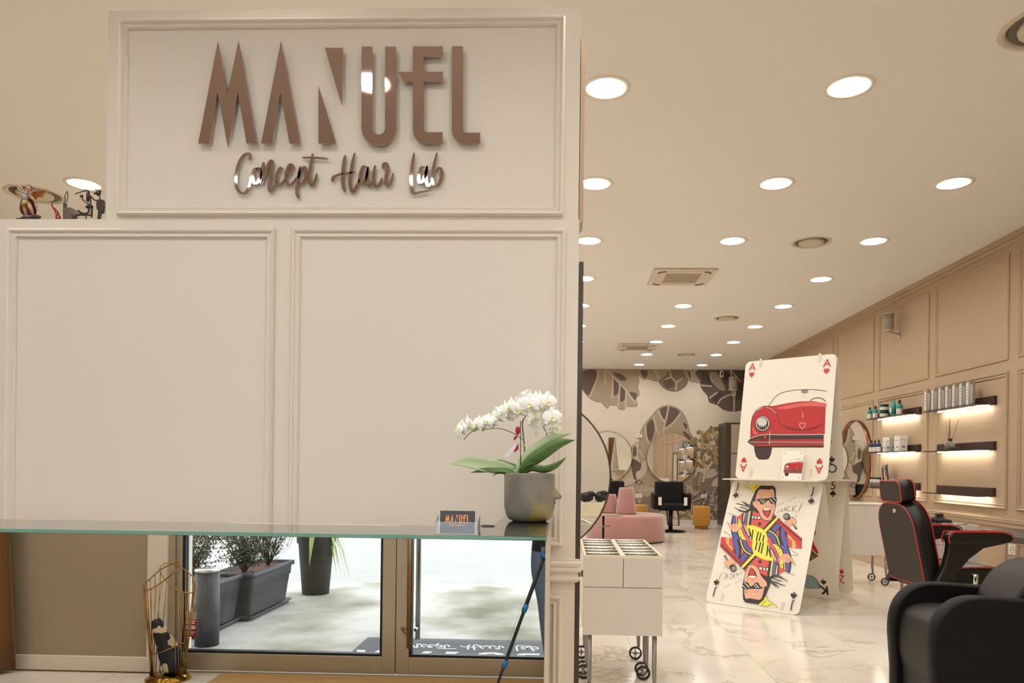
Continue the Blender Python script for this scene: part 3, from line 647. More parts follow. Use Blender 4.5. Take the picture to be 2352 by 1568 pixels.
LEAF = mat('orchid_leaf', '56743f', rough=.32, spec=.5, noise=.25, nscale=9); LEAFL = mat('orchid_leaf_pale', 'abbb90', rough=.35, noise=.2, nscale=9); STEM = mat('orchid_stem', '5d7048', rough=.5); DST = mat('dark_stem', '3b4330', rough=.6)
def oleaf(spine, wid, up, m, dy):
    n = len(spine); P = smooth_pts([atY(*zo(p), YO+dy*(i/(n-1))) for i, p in enumerate(spine)], 5); k = len(P); mb = MB(); rings = []
    for i, p in enumerate(P):
        t = i/(k-1); d = (P[min(i+1, k-1)]-P[max(i-1, 0)]).normalized(); w_ = wid*(math.sin(PI*min(1, t*.92+.08))**.6)*(1 if t < .7 else max(.04, 1-((t-.7)/.3)**2.2))
        s1 = (Vector((0, -1, 0))*(1-up)+d.cross(Vector((0, 1, 0)))*up).normalized(); nn = d.cross(s1).normalized()
        if nn.z < 0: nn = -nn
        rings.append([p+s1*w_+nn*w_*.25, p+s1*w_*.5, p-nn*w_*.06, p-s1*w_*.5, p-s1*w_+nn*w_*.25])
    mb.loft(rings, False, closed=False); part('leaf', mb, m, orc, True, solid=.0012)
oleaf([(1080, 1400), (850, 1330), (600, 1290), (300, 1240), (15, 1260)], .0225, .75, LEAFL, -.03)
oleaf([(1100, 1420), (900, 1375), (700, 1365), (480, 1330)], .014, .4, LEAF, -.05)
oleaf([(1060, 1410), (820, 1370), (560, 1375), (345, 1395)], .008, .5, DST, .02)
oleaf([(1060, 1300), (920, 1280), (780, 1240), (690, 1255)], .011, .7, LEAF, .03)
oleaf([(1000, 1410), (820, 1400), (740, 1420), (685, 1460)], .004, .5, DST, -.06)
oleaf([(1100, 1400), (1190, 1200), (1400, 1020), (1650, 850), (1935, 780)], .017, .85, LEAFL, -.01)
oleaf([(1120, 1410), (1260, 1250), (1480, 1100), (1720, 950), (1985, 885)], .02, .8, LEAF, -.05)
oleaf([(1150, 1420), (1300, 1330), (1500, 1350), (1680, 1290), (1855, 1150)], .0125, .7, LEAF, -.06)
oleaf([(1120, 1415), (1200, 1330), (1290, 1280), (1400, 1235)], .008, .6, LEAF, -.04)
def P3(p, dy=0): return atY(*zo(p), YO+dy)
m1 = MB(); m1.tube(smooth_pts([P3((1200, 1300)), P3((1190, 1000)), P3((1160, 700)), P3((1165, 590)), P3((1250, 480), -.01), P3((1400, 440), 0), P3((1500, 570), .02), P3((1490, 680), .02), P3((1540, 790), .02), P3((1515, 860), .02)]), [.0026]*20+[.0015]*35, 6)
m1.tube(smooth_pts([P3((1180, 900)), P3((1050, 800)), P3((820, 710), -.01), P3((580, 718), -.02), P3((400, 735), -.02), P3((240, 880), -.02)]), .0014, 6)
part('flower_stem', m1, STEM, orc, True)
m1 = MB(); m1.tube([P3((1130, 1400), -.005), P3((1128, 590), -.005)], .0013, 6); part('support_stake', m1, mat('black_plastic'), orc, True)
m1 = MB(); m1.lathe([(.0055, -.002), (.0055, .002)], P3((1172, 975)), 12); part('yellow_tie', m1, mat('yellow_plastic', 'd2d83a', rough=.5), orc, True, solid=.001)
m1 = MB(); m1.ell(P3((1085, 740), -.012), (.0075, .004, .0135)); m1.ell(P3((1050, 850), -.012), (.004, .003, .009), rot=Matrix.Rotation(R(35), 3, 'Y'))
m1.prism([P3((1095, 930), -.01), P3((1012, 1080), -.01), P3((1060, 1065), -.01), P3((1100, 1030), -.01)], (0, .001, 0)); part('red_bow', m1, mat('red_ribbon', 'b0142c', rough=.55), orc, True)
m1 = MB(); m1.prism([P3((1085, 930), -.014), P3((980, 1000), -.014), P3((850, 1150), -.014), P3((950, 1145), -.014), P3((1030, 1040), -.014)], (0, .0005, 0)); part('cellophane', m1, ACR, orc, True)
PET = mat('orchid_petal', 'fbfaf5', rough=.6, spec=.2, sheen=.2); LIP = mat('orchid_lip', 'e0dfa0', rough=.6); 
b_ = PET.node_tree.nodes['Principled BSDF']; b_.inputs['Subsurface Weight'].default_value = .0
random.seed(5)
def flower(c, r, yaw, pitch, roll=0):
    mb = MB(); M = Matrix.Rotation(yaw, 3, 'Z')@Matrix.Rotation(pitch, 3, 'X')@Matrix.Rotation(roll, 3, 'Y')
    def petal(a, L, wd, cup, mi, z0=0):
        mb.m(mi); ca, sa = math.cos(a), math.sin(a); rings = []
        for i in range(6):
            t = i/5; rr = L*t; w_ = wd*(math.sin(PI*min(.97, t*.85+.12))**.65); row = []
            for j in range(5):
                s_ = (j-2)/2; q = Vector((rr, 0, 0)); x = rr*(1-.08*s_*s_); y = s_*w_; dep = -cup*(t*t)+.18*wd*s_*s_+z0
                row.append(c+M@Vector((x*ca-y*sa, dep, x*sa+y*ca)))
            rings.append(row)
        mb.loft(rings, False, closed=False)
    petal(R(90), r, r*.36, -r*.1, 0, .002); petal(R(214), r, r*.36, -r*.1, 0, .002); petal(R(326), r, r*.36, -r*.1, 0, .002)
    petal(R(8), r*1.02, r*.6, -r*.16, 0); petal(R(172), r*1.02, r*.6, -r*.16, 0)
    petal(R(270), r*.42, r*.2, r*.35, 1, -.002); mb.m(1).ell(c+M@Vector((0, -.003, -.001)), r*.11, 8, 6)
    part('flower', mb, [PET, LIP], orc, True, solid=.0008)
for (x, y, r, yw, pt_, dy) in [(205, 720, .024, -60, 10, -.03), (150, 830, .016, -80, 25, -.03), (330, 680, .02, -30, 20, -.01), (440, 640, .022, -50, 0, -.03), (520, 690, .017, 40, 30, -.01), (600, 590, .02, -20, 0, -.01), (690, 610, .02, -50, 10, 0), (850, 440, .028, -75, 0, -.02), (900, 470, .027, -20, 15, .0), (1040, 360, .024, -110, 0, .01), (1150, 330, .026, -40, 10, -.01), (1250, 270, .027, 160, 0, -.03), (1270, 320, .026, -10, 0, -.05), (1400, 270, .024, 50, 0, 0), (1330, 420, .018, 20, 30, -.04),
                               (1560, 290, .027, 25, 0, -.03), (1540, 420, .024, 60, 20, .0), (1630, 530, .026, 15, 0, -.03), (1560, 600, .02, 50, 20, .01), (1660, 720, .022, 30, 10, -.01), (1390, 620, .021, 120, 0, .0), (1370, 760, .02, 100, 20, .01), (1300, 600, .018, 80, 0, -.02), (760, 520, .025, -40, 10, -.01), (960, 380, .026, -60, 5, -.02), (1100, 420, .026, -20, 0, -.03), (1460, 230, .02, 80, 0, -.01), (1480, 340, .024, 10, 10, -.02), (1370, 500, .02, 30, 0, -.03), (270, 620, .02, -70, 0, -.01), (150, 720, .02, -60, 0, -.03), (1190, 220, .02, -30, 0, 0), (1640, 640, .02, 20, 0, -.02)]:
    flower(P3((x, y), dy), r*1.3, R(yw), R(pt_), R(random.uniform(-15, 15)))
# ================================================================ FIGURINES ON THE LEDGE
YFg = YW+.034; zl = ZL
def zf(p): return (p[0]/9.046, 380+p[1]/9.046)
def Q(x, y, dy=0): return atY(*zf((x, y)), YFg+dy)
dz = zl-Q(800, 1028).z
def Q(x, y, dy=0): return atY(*zf((x, y)), YFg+dy)+Vector((0, 0, dz))
fs = YFg/F/9.046
st = thing('archangel_statuette', 'painted winged archangel statuette with raised sword on the partition ledge', 'figurine', (Q(600, 1028).x, YFg, zl))
SKIN_ = mat('statue_flesh', 'b98a6b', rough=.5); MAR = mat('maroon_cloak', '5a1a1e', rough=.5); ARM = mat('silver_armour', 'a9a6a2', rough=.4, metal=.3); GRN = mat('dark_bronze_base', '4a443c', rough=.5); GTN = mat('gold_tunic', 'a8905a', rough=.5); HAIRB = mat('statue_hair', '4a3226', rough=.6); WING = mat('copper_wing', 'a9662f', rough=.45, noise=.3, nscale=90)
m1 = MB(); m1.m(0).tube([Q(540, 420), Q(530, 500), Q(520, 600)], [45*fs, 60*fs, 50*fs], 12); m1.m(1).tube([Q(520, 590), Q(540, 640), Q(560, 690)], [55*fs, 85*fs, 95*fs], 12)
m1.m(2).tube([Q(500, 680), Q(520, 780), Q(570, 960)], [38*fs, 34*fs, 20*fs], 10); m1.tube([Q(590, 640), Q(640, 740, -.01), Q(690, 880, -.01)], [45*fs, 38*fs, 20*fs], 10)
m1.tube([Q(620, 480), Q(680, 540, -.01), Q(770, 640, -.01)], [32*fs, 28*fs, 16*fs], 8); m1.tube([Q(500, 420), Q(440, 320), Q(360, 235)], [30*fs, 24*fs, 12*fs], 8)
m1.tube([Q(590, 440), Q(595, 390)], [24*fs, 26*fs], 8); m1.ell(Q(597, 335, -.004), (48*fs, 45*fs, 60*fs)); m1.ell(Q(590, 345, -.0085), (8*fs, 14*fs, 12*fs), 6, 5); part('body', m1, [ARM, GTN, SKIN_], st, True)
m1 = MB(); m1.ell(Q(605, 315, .004), (64*fs, 50*fs, 62*fs)); m1.ell(Q(640, 350, .004), (32*fs, 30*fs, 40*fs)); part('hair', m1, HAIRB, st, True)
m1 = MB(); m1.loft([[Q(460, 480, .01), Q(520, 450, .02), Q(600, 460, .02), Q(680, 520, .01)], [Q(400, 680, .01), Q(500, 650, .025), Q(620, 650, .025), Q(720, 640, .01)], [Q(395, 820, .008), Q(500, 850, .025), Q(640, 830, .025), Q(770, 780, .01)], [Q(520, 930, .008), Q(580, 900, .02), Q(680, 880, .02), Q(775, 900, .01)]], False, closed=False); part('cloak', m1, MAR, st, True, solid=.004, subs=1)
m1 = MB(); m1.prism([Q(640, 440, .02), Q(700, 385, .02), Q(960, 350, .02), Q(900, 460, .02), Q(850, 510, .02), Q(780, 500, .02), Q(720, 560, .02), Q(670, 520, .02)], (0, .006, 0))
for k in range(5): m1.tube([Q(690, 410+k*28, .018), Q(930-k*35, 375+k*35, .018)], [20*fs, 6*fs], 6)
part('wing', m1, WING, st, True)
m1 = MB(); m1.tube([Q(245, 225, -.004), Q(540, 430, -.01)], [4*fs, 9*fs], 6); m1.tube([Q(300, 285, -.004), Q(330, 250, -.004)], 6*fs, 6); part('sword', m1, STEEL, st, True)
m1 = MB(); m1.tube([Q(765, 650, -.012), Q(760, 770, -.012)], 5*fs, 6); m1.tube([Q(680, 700, -.012), Q(780, 720, -.012)], 5*fs, 6); m1.tube([Q(740, 770, -.012), Q(810, 800, -.012)], 5*fs, 6); part('scales', m1, GRN, st, True)
m1 = MB(); m1.ell(Q(640, 970), (180*fs, .03, 62*fs)); m1.ell(Q(570, 1005), (240*fs, .034, 24*fs)); m1.ell(Q(740, 920, -.01), (110*fs, .018, 30*fs), rot=Matrix.Rotation(R(-10), 3, 'Y')); m1.ell(Q(560, 950, -.01), (90*fs, .02, 40*fs)); part('rocky_base', m1, GRN, st, True)
RED = mat('glossy_red', '8e0f1c', rough=.12, coat=.6)
hn = thing('lucky_horn', 'glossy red curved lucky horn charm on the partition ledge', 'figurine', (Q(1210, 1028).x, YFg, zl))
m1 = MB(); m1.tube(smooth_pts([Q(1085, 590), Q(1080, 680), Q(1140, 760), Q(1200, 860), Q(1215, 960), Q(1220, 1026)], 5), [3*fs+i*(62*fs/25) for i in range(26)], 14); part('horn', m1, RED, hn, True)
m1 = MB(); m1.tube(smooth_pts([Q(1010, 1022, -.01), Q(1070, 985, -.02), Q(1140, 1000, -.02), Q(1180, 1022, -.01)], 4), 12*fs, 8); m1.ell(Q(1090, 1006, -.012), (50*fs, .01, 20*fs)); part('silver_crown', m1, mat('polished_silver', 'cfcfcf', rough=.1, metal=1), hn, True)
IRON = mat('welded_iron', '4b443e', rough=.35, metal=.8)
sp = thing('barber_sculpture', 'welded metal sculpture of a barber blow-drying a seated client on the ledge', 'sculpture', (Q(1750, 1028).x, YFg, zl))
m1 = MB(); a, b = Q(1380, 760), Q(1550, 1026); m1.box((a.x, YFg-.02, zl), (b.x, YFg+.02, a.z)); part('cabinet_block', m1, mat('iron_plate', '6b6058', rough=.4, metal=.6), sp, True, bevel=.001)
m1 = MB(); a, b = Q(1335, 600), Q(1383, 1026); m1.box((a.x, YFg-.006, zl), (b.x, YFg+.004, Q(0, 640).z)); m1.ring([Q(1350, 620), Q(1352, 480), Q(1390, 400), Q(1410, 430), Q(1415, 480), Q(1395, 605)], 9*fs, 6); m1.cyl(Q(1400, 410), Q(1402, 375), 14*fs, 3*fs, 8); part('mirror_plate', m1, IRON, sp, True)
m1 = MB(); m1.tube(smooth_pts([Q(1580, 1026), Q(1580, 900), Q(1640, 880), Q(1820, 880), Q(1900, 890)], 3), 22*fs, 8); m1.tube([Q(1905, 680, .006), Q(1905, 930, .006)], 18*fs, 8); m1.tube([Q(1790, 880), Q(1795, 1026)], 13*fs, 8); m1.tube([Q(1930, 690, .006), Q(1915, 935, .006)], 10*fs, 8); part('chair', m1, IRON, sp, True)
m1 = MB(); m1.ell(Q(1830, 710), (50*fs, 45*fs, 45*fs)); m1.tube(smooth_pts([Q(1855, 750), Q(1830, 830), Q(1740, 850), Q(1650, 810)], 4), 20*fs, 8); m1.ell(Q(1640, 800), (22*fs, 22*fs, 36*fs)); m1.tube(smooth_pts([Q(1860, 820), Q(1760, 860), Q(1650, 850)], 4), 14*fs, 8)
m1.tube(smooth_pts([Q(1880, 670), Q(1790, 620), Q(1730, 570), Q(1700, 500)], 4), 14*fs, 8); m1.ell(Q(1697, 490), (40*fs, 25*fs, 34*fs)); part('seated_figure', m1, IRON, sp, True)
m1 = MB(); m1.tube([Q(1835, 400), Q(1825, 600)], 36*fs, 10); m1.tube(smooth_pts([Q(1850, 390), Q(1790, 370), Q(1680, 405), Q(1570, 440)], 4), [16*fs]*6+[10*fs]*7, 8); m1.tube([Q(1640, 405), Q(1560, 470)], 4*fs, 5); m1.tube([Q(1880, 480), Q(1890, 680)], 14*fs, 8); part('second_figure', m1, IRON, sp, True)
m1 = MB(); m1.ell(Q(2045, 425), (55*fs, 45*fs, 60*fs)); m1.tube([Q(1990, 360), Q(2100, 380)], 16*fs, 8); m1.ell(Q(1975, 430), (28*fs, 20*fs, 24*fs)); m1.tube(smooth_pts([Q(2065, 480), Q(2080, 540), Q(2070, 570)], 3), 14*fs, 8)
m1.tube(smooth_pts([Q(2100, 560), Q(2000, 580), Q(1930, 540), Q(1890, 490)], 4), 16*fs, 8); m1.tube(smooth_pts([Q(2140, 570), Q(2150, 720), Q(2145, 850)], 4), 14*fs, 8)
m1.prism([Q(2020, 560, -.008), Q(2130, 560, -.008), Q(2135, 700, -.008), Q(2120, 820, -.008), Q(2050, 820, -.008), Q(2005, 740, -.008), Q(2000, 640, -.008)], (0, .016, 0)); m1.tube([Q(2060, 800), Q(2040, 1026)], [20*fs, 22*fs], 8); m1.tube([Q(2110, 800), Q(2085, 960), Q(2060, 1026)], [18*fs, 16*fs, 14*fs], 8); part('standing_figure', m1, IRON, sp, True)
# ================================================================ GIANT PLAYING CARDS
CARD = mat('card_stock', 'e6dfd2', rough=.32, spec=.4); CEDGE = CARD
dv = Vector((.653, -.543, 0)); dv.normalize(); nv = Vector((dv.y, -dv.x, 0)) * -1
if nv.y < 0: nv = -nv
CW = .85
r1 = Vector((2.275, 6.407, 0))      # right end of the first ridge (plan)
BLK = mat('print_black', '2a2624', rough=.4); REDP = mat('print_red', 'c23a38', rough=.4); CRM = mat('print_crimson', 'b8142a', rough=.4)
def plan(n, s=0): return r1+nv*n+dv*s
def gcard(n0, z0, n1, z1, s, label, name='giant_playing_card', th=.007, w_=CW, L=None):
    """a big card standing from (n0,z0) at its foot to (n1,z1) at its top; returns thing and front plane"""
    foot = plan(n0, s)+Vector((0, 0, z0)); top = plan(n1, s)+Vector((0, 0, z1)); V = (top-foot); H = V.length; V.normalize(); U = dv; N = U.cross(V)
    if N.dot(CAM-foot) < 0: N = -N; 
    O = foot-U*w_  # lower left corner seen from the room's front
    c = thing(name, label, 'playing card', O+U*w_/2, 0, 'giant playing cards of the card house')
    rr = .05; pts = []
    for cx, cy, a0 in ((rr, rr, 180), (w_-rr, rr, 270), (w_-rr, H-rr, 0), (rr, H-rr, 90)):
        for k in range(7): a = R(a0+15*k); pts.append(O+U*(cx+rr*math.cos(a))+V*(cy+rr*math.sin(a)))
    part('card', MB().prism(pts, -N*th), CARD, c, True)
    return c, O, U, V, N, H
def suit(pc, m, kind, c, h, flip=False):
    f = -1 if flip else 1; x, y = c
    def T(pts): return [(x+a*h*f, y+b*h*f) for a, b in pts]
    mp = pc.map; pc.map = None
    if kind == 'heart': pc.poly(m, T([(0, -.5), (.22, -.25), (.42, .0), (.46, .25), (.3, .45), (.12, .42), (0, .25), (-.12, .42), (-.3, .45), (-.46, .25), (-.42, 0), (-.22, -.25)]))
    if kind == 'spade':
        pc.poly(m, T([(0, .5), (.2, .25), (.42, .02), (.42, -.2), (.22, -.28), (.05, -.15), (.12, -.5), (-.12, -.5), (-.05, -.15), (-.22, -.28), (-.42, -.2), (-.42, .02), (-.2, .25)]))
    if kind == 'diamond': pc.poly(m, T([(0, .5), (.38, 0), (0, -.5), (-.38, 0)]))
    pc.map = mp
def z7(p): return (1600+p[0]/4.7525, 780+p[1]/4.7525)
def z8(p): return (1600+p[0]/4.48, 1080+p[1]/4.48)
def zq(p): return (1640+p[0]/9.8, 1100+p[1]/9.8)
def mkpic(O, U, V, tr): 
    pc = Pic(O, U, V, step=.00012, base=.0004)
    if pc.N.dot(CAM-Vector(O)) < 0: pc.N = -pc.N
    pc.map = planemap(O, U, V, tr); return pc
PRT = .72
# upper tent : ace of hearts in front, queen of spades behind -----------------------------------
ZP_ = 1.103
c, O, U, V, N, H = gcard(-.107, ZP_, .085, 2.21, .07, 'giant ace of hearts card with a red vintage car, top front of the card house')
pc = mkpic(O, U, V, z7); q = pc.map
CR1 = mat('print_car_red', 'b32a2e', rough=.4); CR2 = mat('print_car_light', 'cf5f5a', rough=.4); CR3 = mat('print_car_dark', '82161d', rough=.4); CBR = mat('print_dark_brown', '3a2c28', rough=.4); SIL = mat('print_silver', 'cfc8c4', rough=.4); GRY = mat('print_grey', '8b857f', rough=.4)
def zc(p): return (p[0]*4.7525/7.127+(1700-1600)*4.7525, p[1]*4.7525/7.127+(880-780)*4.7525)   # crop at 7.127x -> z7
def C(*pts): return [zc(p) for p in pts]
def car(pc, lw=1.0):
    pc.poly(CBR, C((228, 1030), (525, 1045), (505, 1160), (470, 1235), (420, 1250), (310, 1248), (260, 1200), (235, 1110)))
    pc.poly(CR1, C((150, 950), (175, 900), (180, 700), (200, 560), (260, 460), (380, 385), (500, 375), (620, 355), (800, 320), (1000, 295), (1200, 292), (1405, 325), (1385, 830), (500, 840), (300, 870)))
    pc.poly(CR2, C((605, 400), (700, 375), (900, 335), (1150, 305), (1402, 325), (1398, 385), (1200, 372), (1000, 380), (800, 415), (650, 420)), 2)
    pc.poly(CR2, C((200, 760), (215, 700), (240, 790), (300, 815), (230, 835)), 2)
    pc.poly(CR3, C((1385, 650), (1300, 700), (1150, 760), (1000, 770), (820, 750), (700, 680), (760, 700), (900, 740), (1100, 745), (1280, 690)), 2)
    pc.stroke(CR3, C((500, 380), (570, 450), (610, 560), (650, 650), (720, 710), (830, 755), (1000, 772), (1180, 755), (1300, 705), (1390, 650)), .006*lw)
    pc.stroke(SIL, C((430, 395), (520, 420), (580, 490)), .004*lw)
    pc.stroke(BLK, C((150, 950), (172, 880), (178, 700), (200, 560), (260, 450), (370, 380), (500, 375)), .006*lw)
    pc.stroke(BLK, C((465, 375), (510, 310), (590, 210), (700, 150), (850, 118), (1050, 103), (1200, 104), (1415, 127)), .005*lw)
    pc.poly(GRY, C((1000, 110), (1118, 110), (1110, 160), (1005, 160))); pc.stroke(CBR, C((1055, 130), (1048, 228)), .002*lw, 0)
    pc.stroke(BLK, C((1145, 290), (1190, 255), (1270, 238), (1340, 250), (1400, 295)), .007*lw)
    pc.poly(BLK, C(*arc(368, 665, 122, 0, 345, 22, 132))); pc.poly(SIL, C(*arc(368, 660, 110, 0, 345, 22, 118))); pc.poly(BLK, C(*arc(368, 660, 94, 0, 345, 22, 104))); pc.poly(SIL, C(*arc(362, 635, 78, 0, 345, 20, 68)))
    for x in (310, 345, 380, 415): pc.stroke(SIL, C((x, 660), (x+2, 730)), .004*lw, 0, up=False)
    pc.k += 1
    pc.poly(CBR, C((120, 965), (170, 900), (280, 860), (460, 835), (1370, 835), (1368, 1050), (530, 1050), (230, 1030)))
    pc.stroke(SIL, C((160, 910), (280, 860), (460, 838), (700, 842), (1370, 838)), .006*lw, 2)
    pc.poly(CR3, C((140, 955), (260, 915), (480, 910), (480, 960))); pc.poly(CR1, C((500, 922), (1365, 915), (1365, 955), (500, 955))); pc.poly(CR1, C((180, 990), (1360, 980), (1358, 1020), (300, 1025), (215, 1015)))
    pc.stroke(SIL, C((150, 965), (500, 965), (1364, 968)), .005*lw, 0); pc.stroke(SIL, C((492, 785), (484, 900), (480, 1000)), .005*lw, 0); pc.circle(REDP, zc((415, 880)), 20, 12) if pc.map else None
    for i, x in enumerate(range(850, 1210, 44)): pc.stroke(CR3, C((x, 790), (x+4, 812)), .005*lw, 0, up=False)
    pc.k += 1
    pc.stroke(SIL, C((1030, 480), (1030, 560)), .006*lw, 0); pc.stroke(CR3, C((1045, 400), (1032, 480)), .003*lw, 0)
    pc.stroke(mat('print_pink', 'e8b0a8', rough=.4), C((1020, 750), (980, 700), (980, 655), (1005, 650), (1022, 668), (1042, 648), (1066, 660), (1062, 700)), .005*lw, 2, True)
car(pc)
for px, py, fl in (((570, 305), (570, 385), 0), ((1390, 262), (1388, 345), 0), ((487, 1392), (489, 1312), 1), ((1318, 1410), (1322, 1325), 1)):
    uu = .072 if px[0] < 1000 else CW-.08; pc.text(mat('print_red'), 'A', (uu, q(px)[1]), .075, PI if fl else 0); suit(pc, REDP, 'heart', (uu, q(py)[1]), .055, bool(fl))
part('card_print', pc.mb, pc.mats, c, True)
cl = MAT_CLIP = mat('clear_clip', 'd8d0c2', rough=.25)
def clip(c, O, U, V, N, u, v, h=.05): part('clear_clip', MB().prism([O+U*(u-.012)+V*(v-h/2)+N*.003, O+U*(u+.012)+V*(v-h/2)+N*.003, O+U*(u+.012)+V*(v+h/2)+N*.003, O+U*(u-.012)+V*(v+h/2)+N*.003], N*.002), cl, c, True)
for u_, v_ in ((.15, H-.02), (.7, H-.02), (.15, .06), (.7, .06)): clip(c, O, U, V, N, u_, v_, .07)
# small ace leaning against it
sa = plan(-.107-.07, .07)-dv*.29; k0 = sa+Vector((0, 0, ZP_))
V2 = (V+Vector((0, 0, .02))).normalized(); kk = thing('small_playing_card', 'small ace of hearts card leaning on the front of the giant one', 'playing card', k0, 0)
m1 = MB(); W2, H2 = .185, .255
O2 = k0-dv*W2/2; Nf = N
part('card', m1.prism([O2, O2+dv*W2, O2+dv*W2+V2*H2, O2+V2*H2], -Nf*.002), mat('small_card_white', 'f0ece4', rough=.3), kk, True)
pc = Pic(O2, dv, V2, step=.00006, base=.0003); pc.N = Nf if pc.N.dot(Nf) > 0 else -Nf; 
if pc.U.cross(pc.V).dot(Nf) < 0: pass
pc.map = lambda p: ((p[0]-475)/(1420-475)*W2*1.02, (1470-p[1])/(1470-210)*H2*1.0)
car(pc, .25)
for u_, v_ in ((.02, .235), (.165, .235), (.02, .02), (.165, .02)): pc.map = None; pc.text(REDP, 'A', (u_, v_), .016)
part('card_print', pc.mb, pc.mats, kk, True)
c, O, U, V, N, H = gcard(.30, ZP_, .105, 2.2, .07, 'giant queen of spades card leaning behind the ace, top back of the card house')
pc = mkpic(O, U, V, z7); q = pc.map
pc.text(BLK, 'Q', q((1478, 1398)), .085, PI); suit(pc, BLK, 'spade', q((1477, 1308)), .06, True)
pc.map = q; pc.poly(CRM, [(1380, 860), (1465, 870), (1470, 1000), (1380, 1010)]); pc.poly(mat('print_teal', '5f7f94', rough=.4), [(1380, 800), (1460, 810), (1462, 860), (1380, 850)]); suit(pc, BLK, 'spade', q((1440, 1105)), .06)
part('card_print', pc.mb, pc.mats, c, True)
# platform card
a = plan(-.2, 0); b = plan(.8, 0); rr = .05
c = thing('giant_playing_card', 'giant blank card lying flat as the middle platform of the card house', 'playing card', (a+b)/2-dv*CW/2+Vector((0, 0, 1.09)), 0, 'giant playing cards of the card house')
pts = []; O = a-dv*(CW+.03); LL = 1.0; WW = CW+.06
for cx, cy, a0 in ((rr, rr, 180), (WW-rr, rr, 270), (WW-rr, LL-rr, 0), (rr, LL-rr, 90)):
    for k in range(7): an = R(a0+15*k); pts.append(O+dv*(cx+rr*math.cos(an))+nv*(cy+rr*math.sin(an))+Vector((0, 0, 1.092)))
part('card', MB().prism(pts, (0, 0, .01)), CARD, c, True)
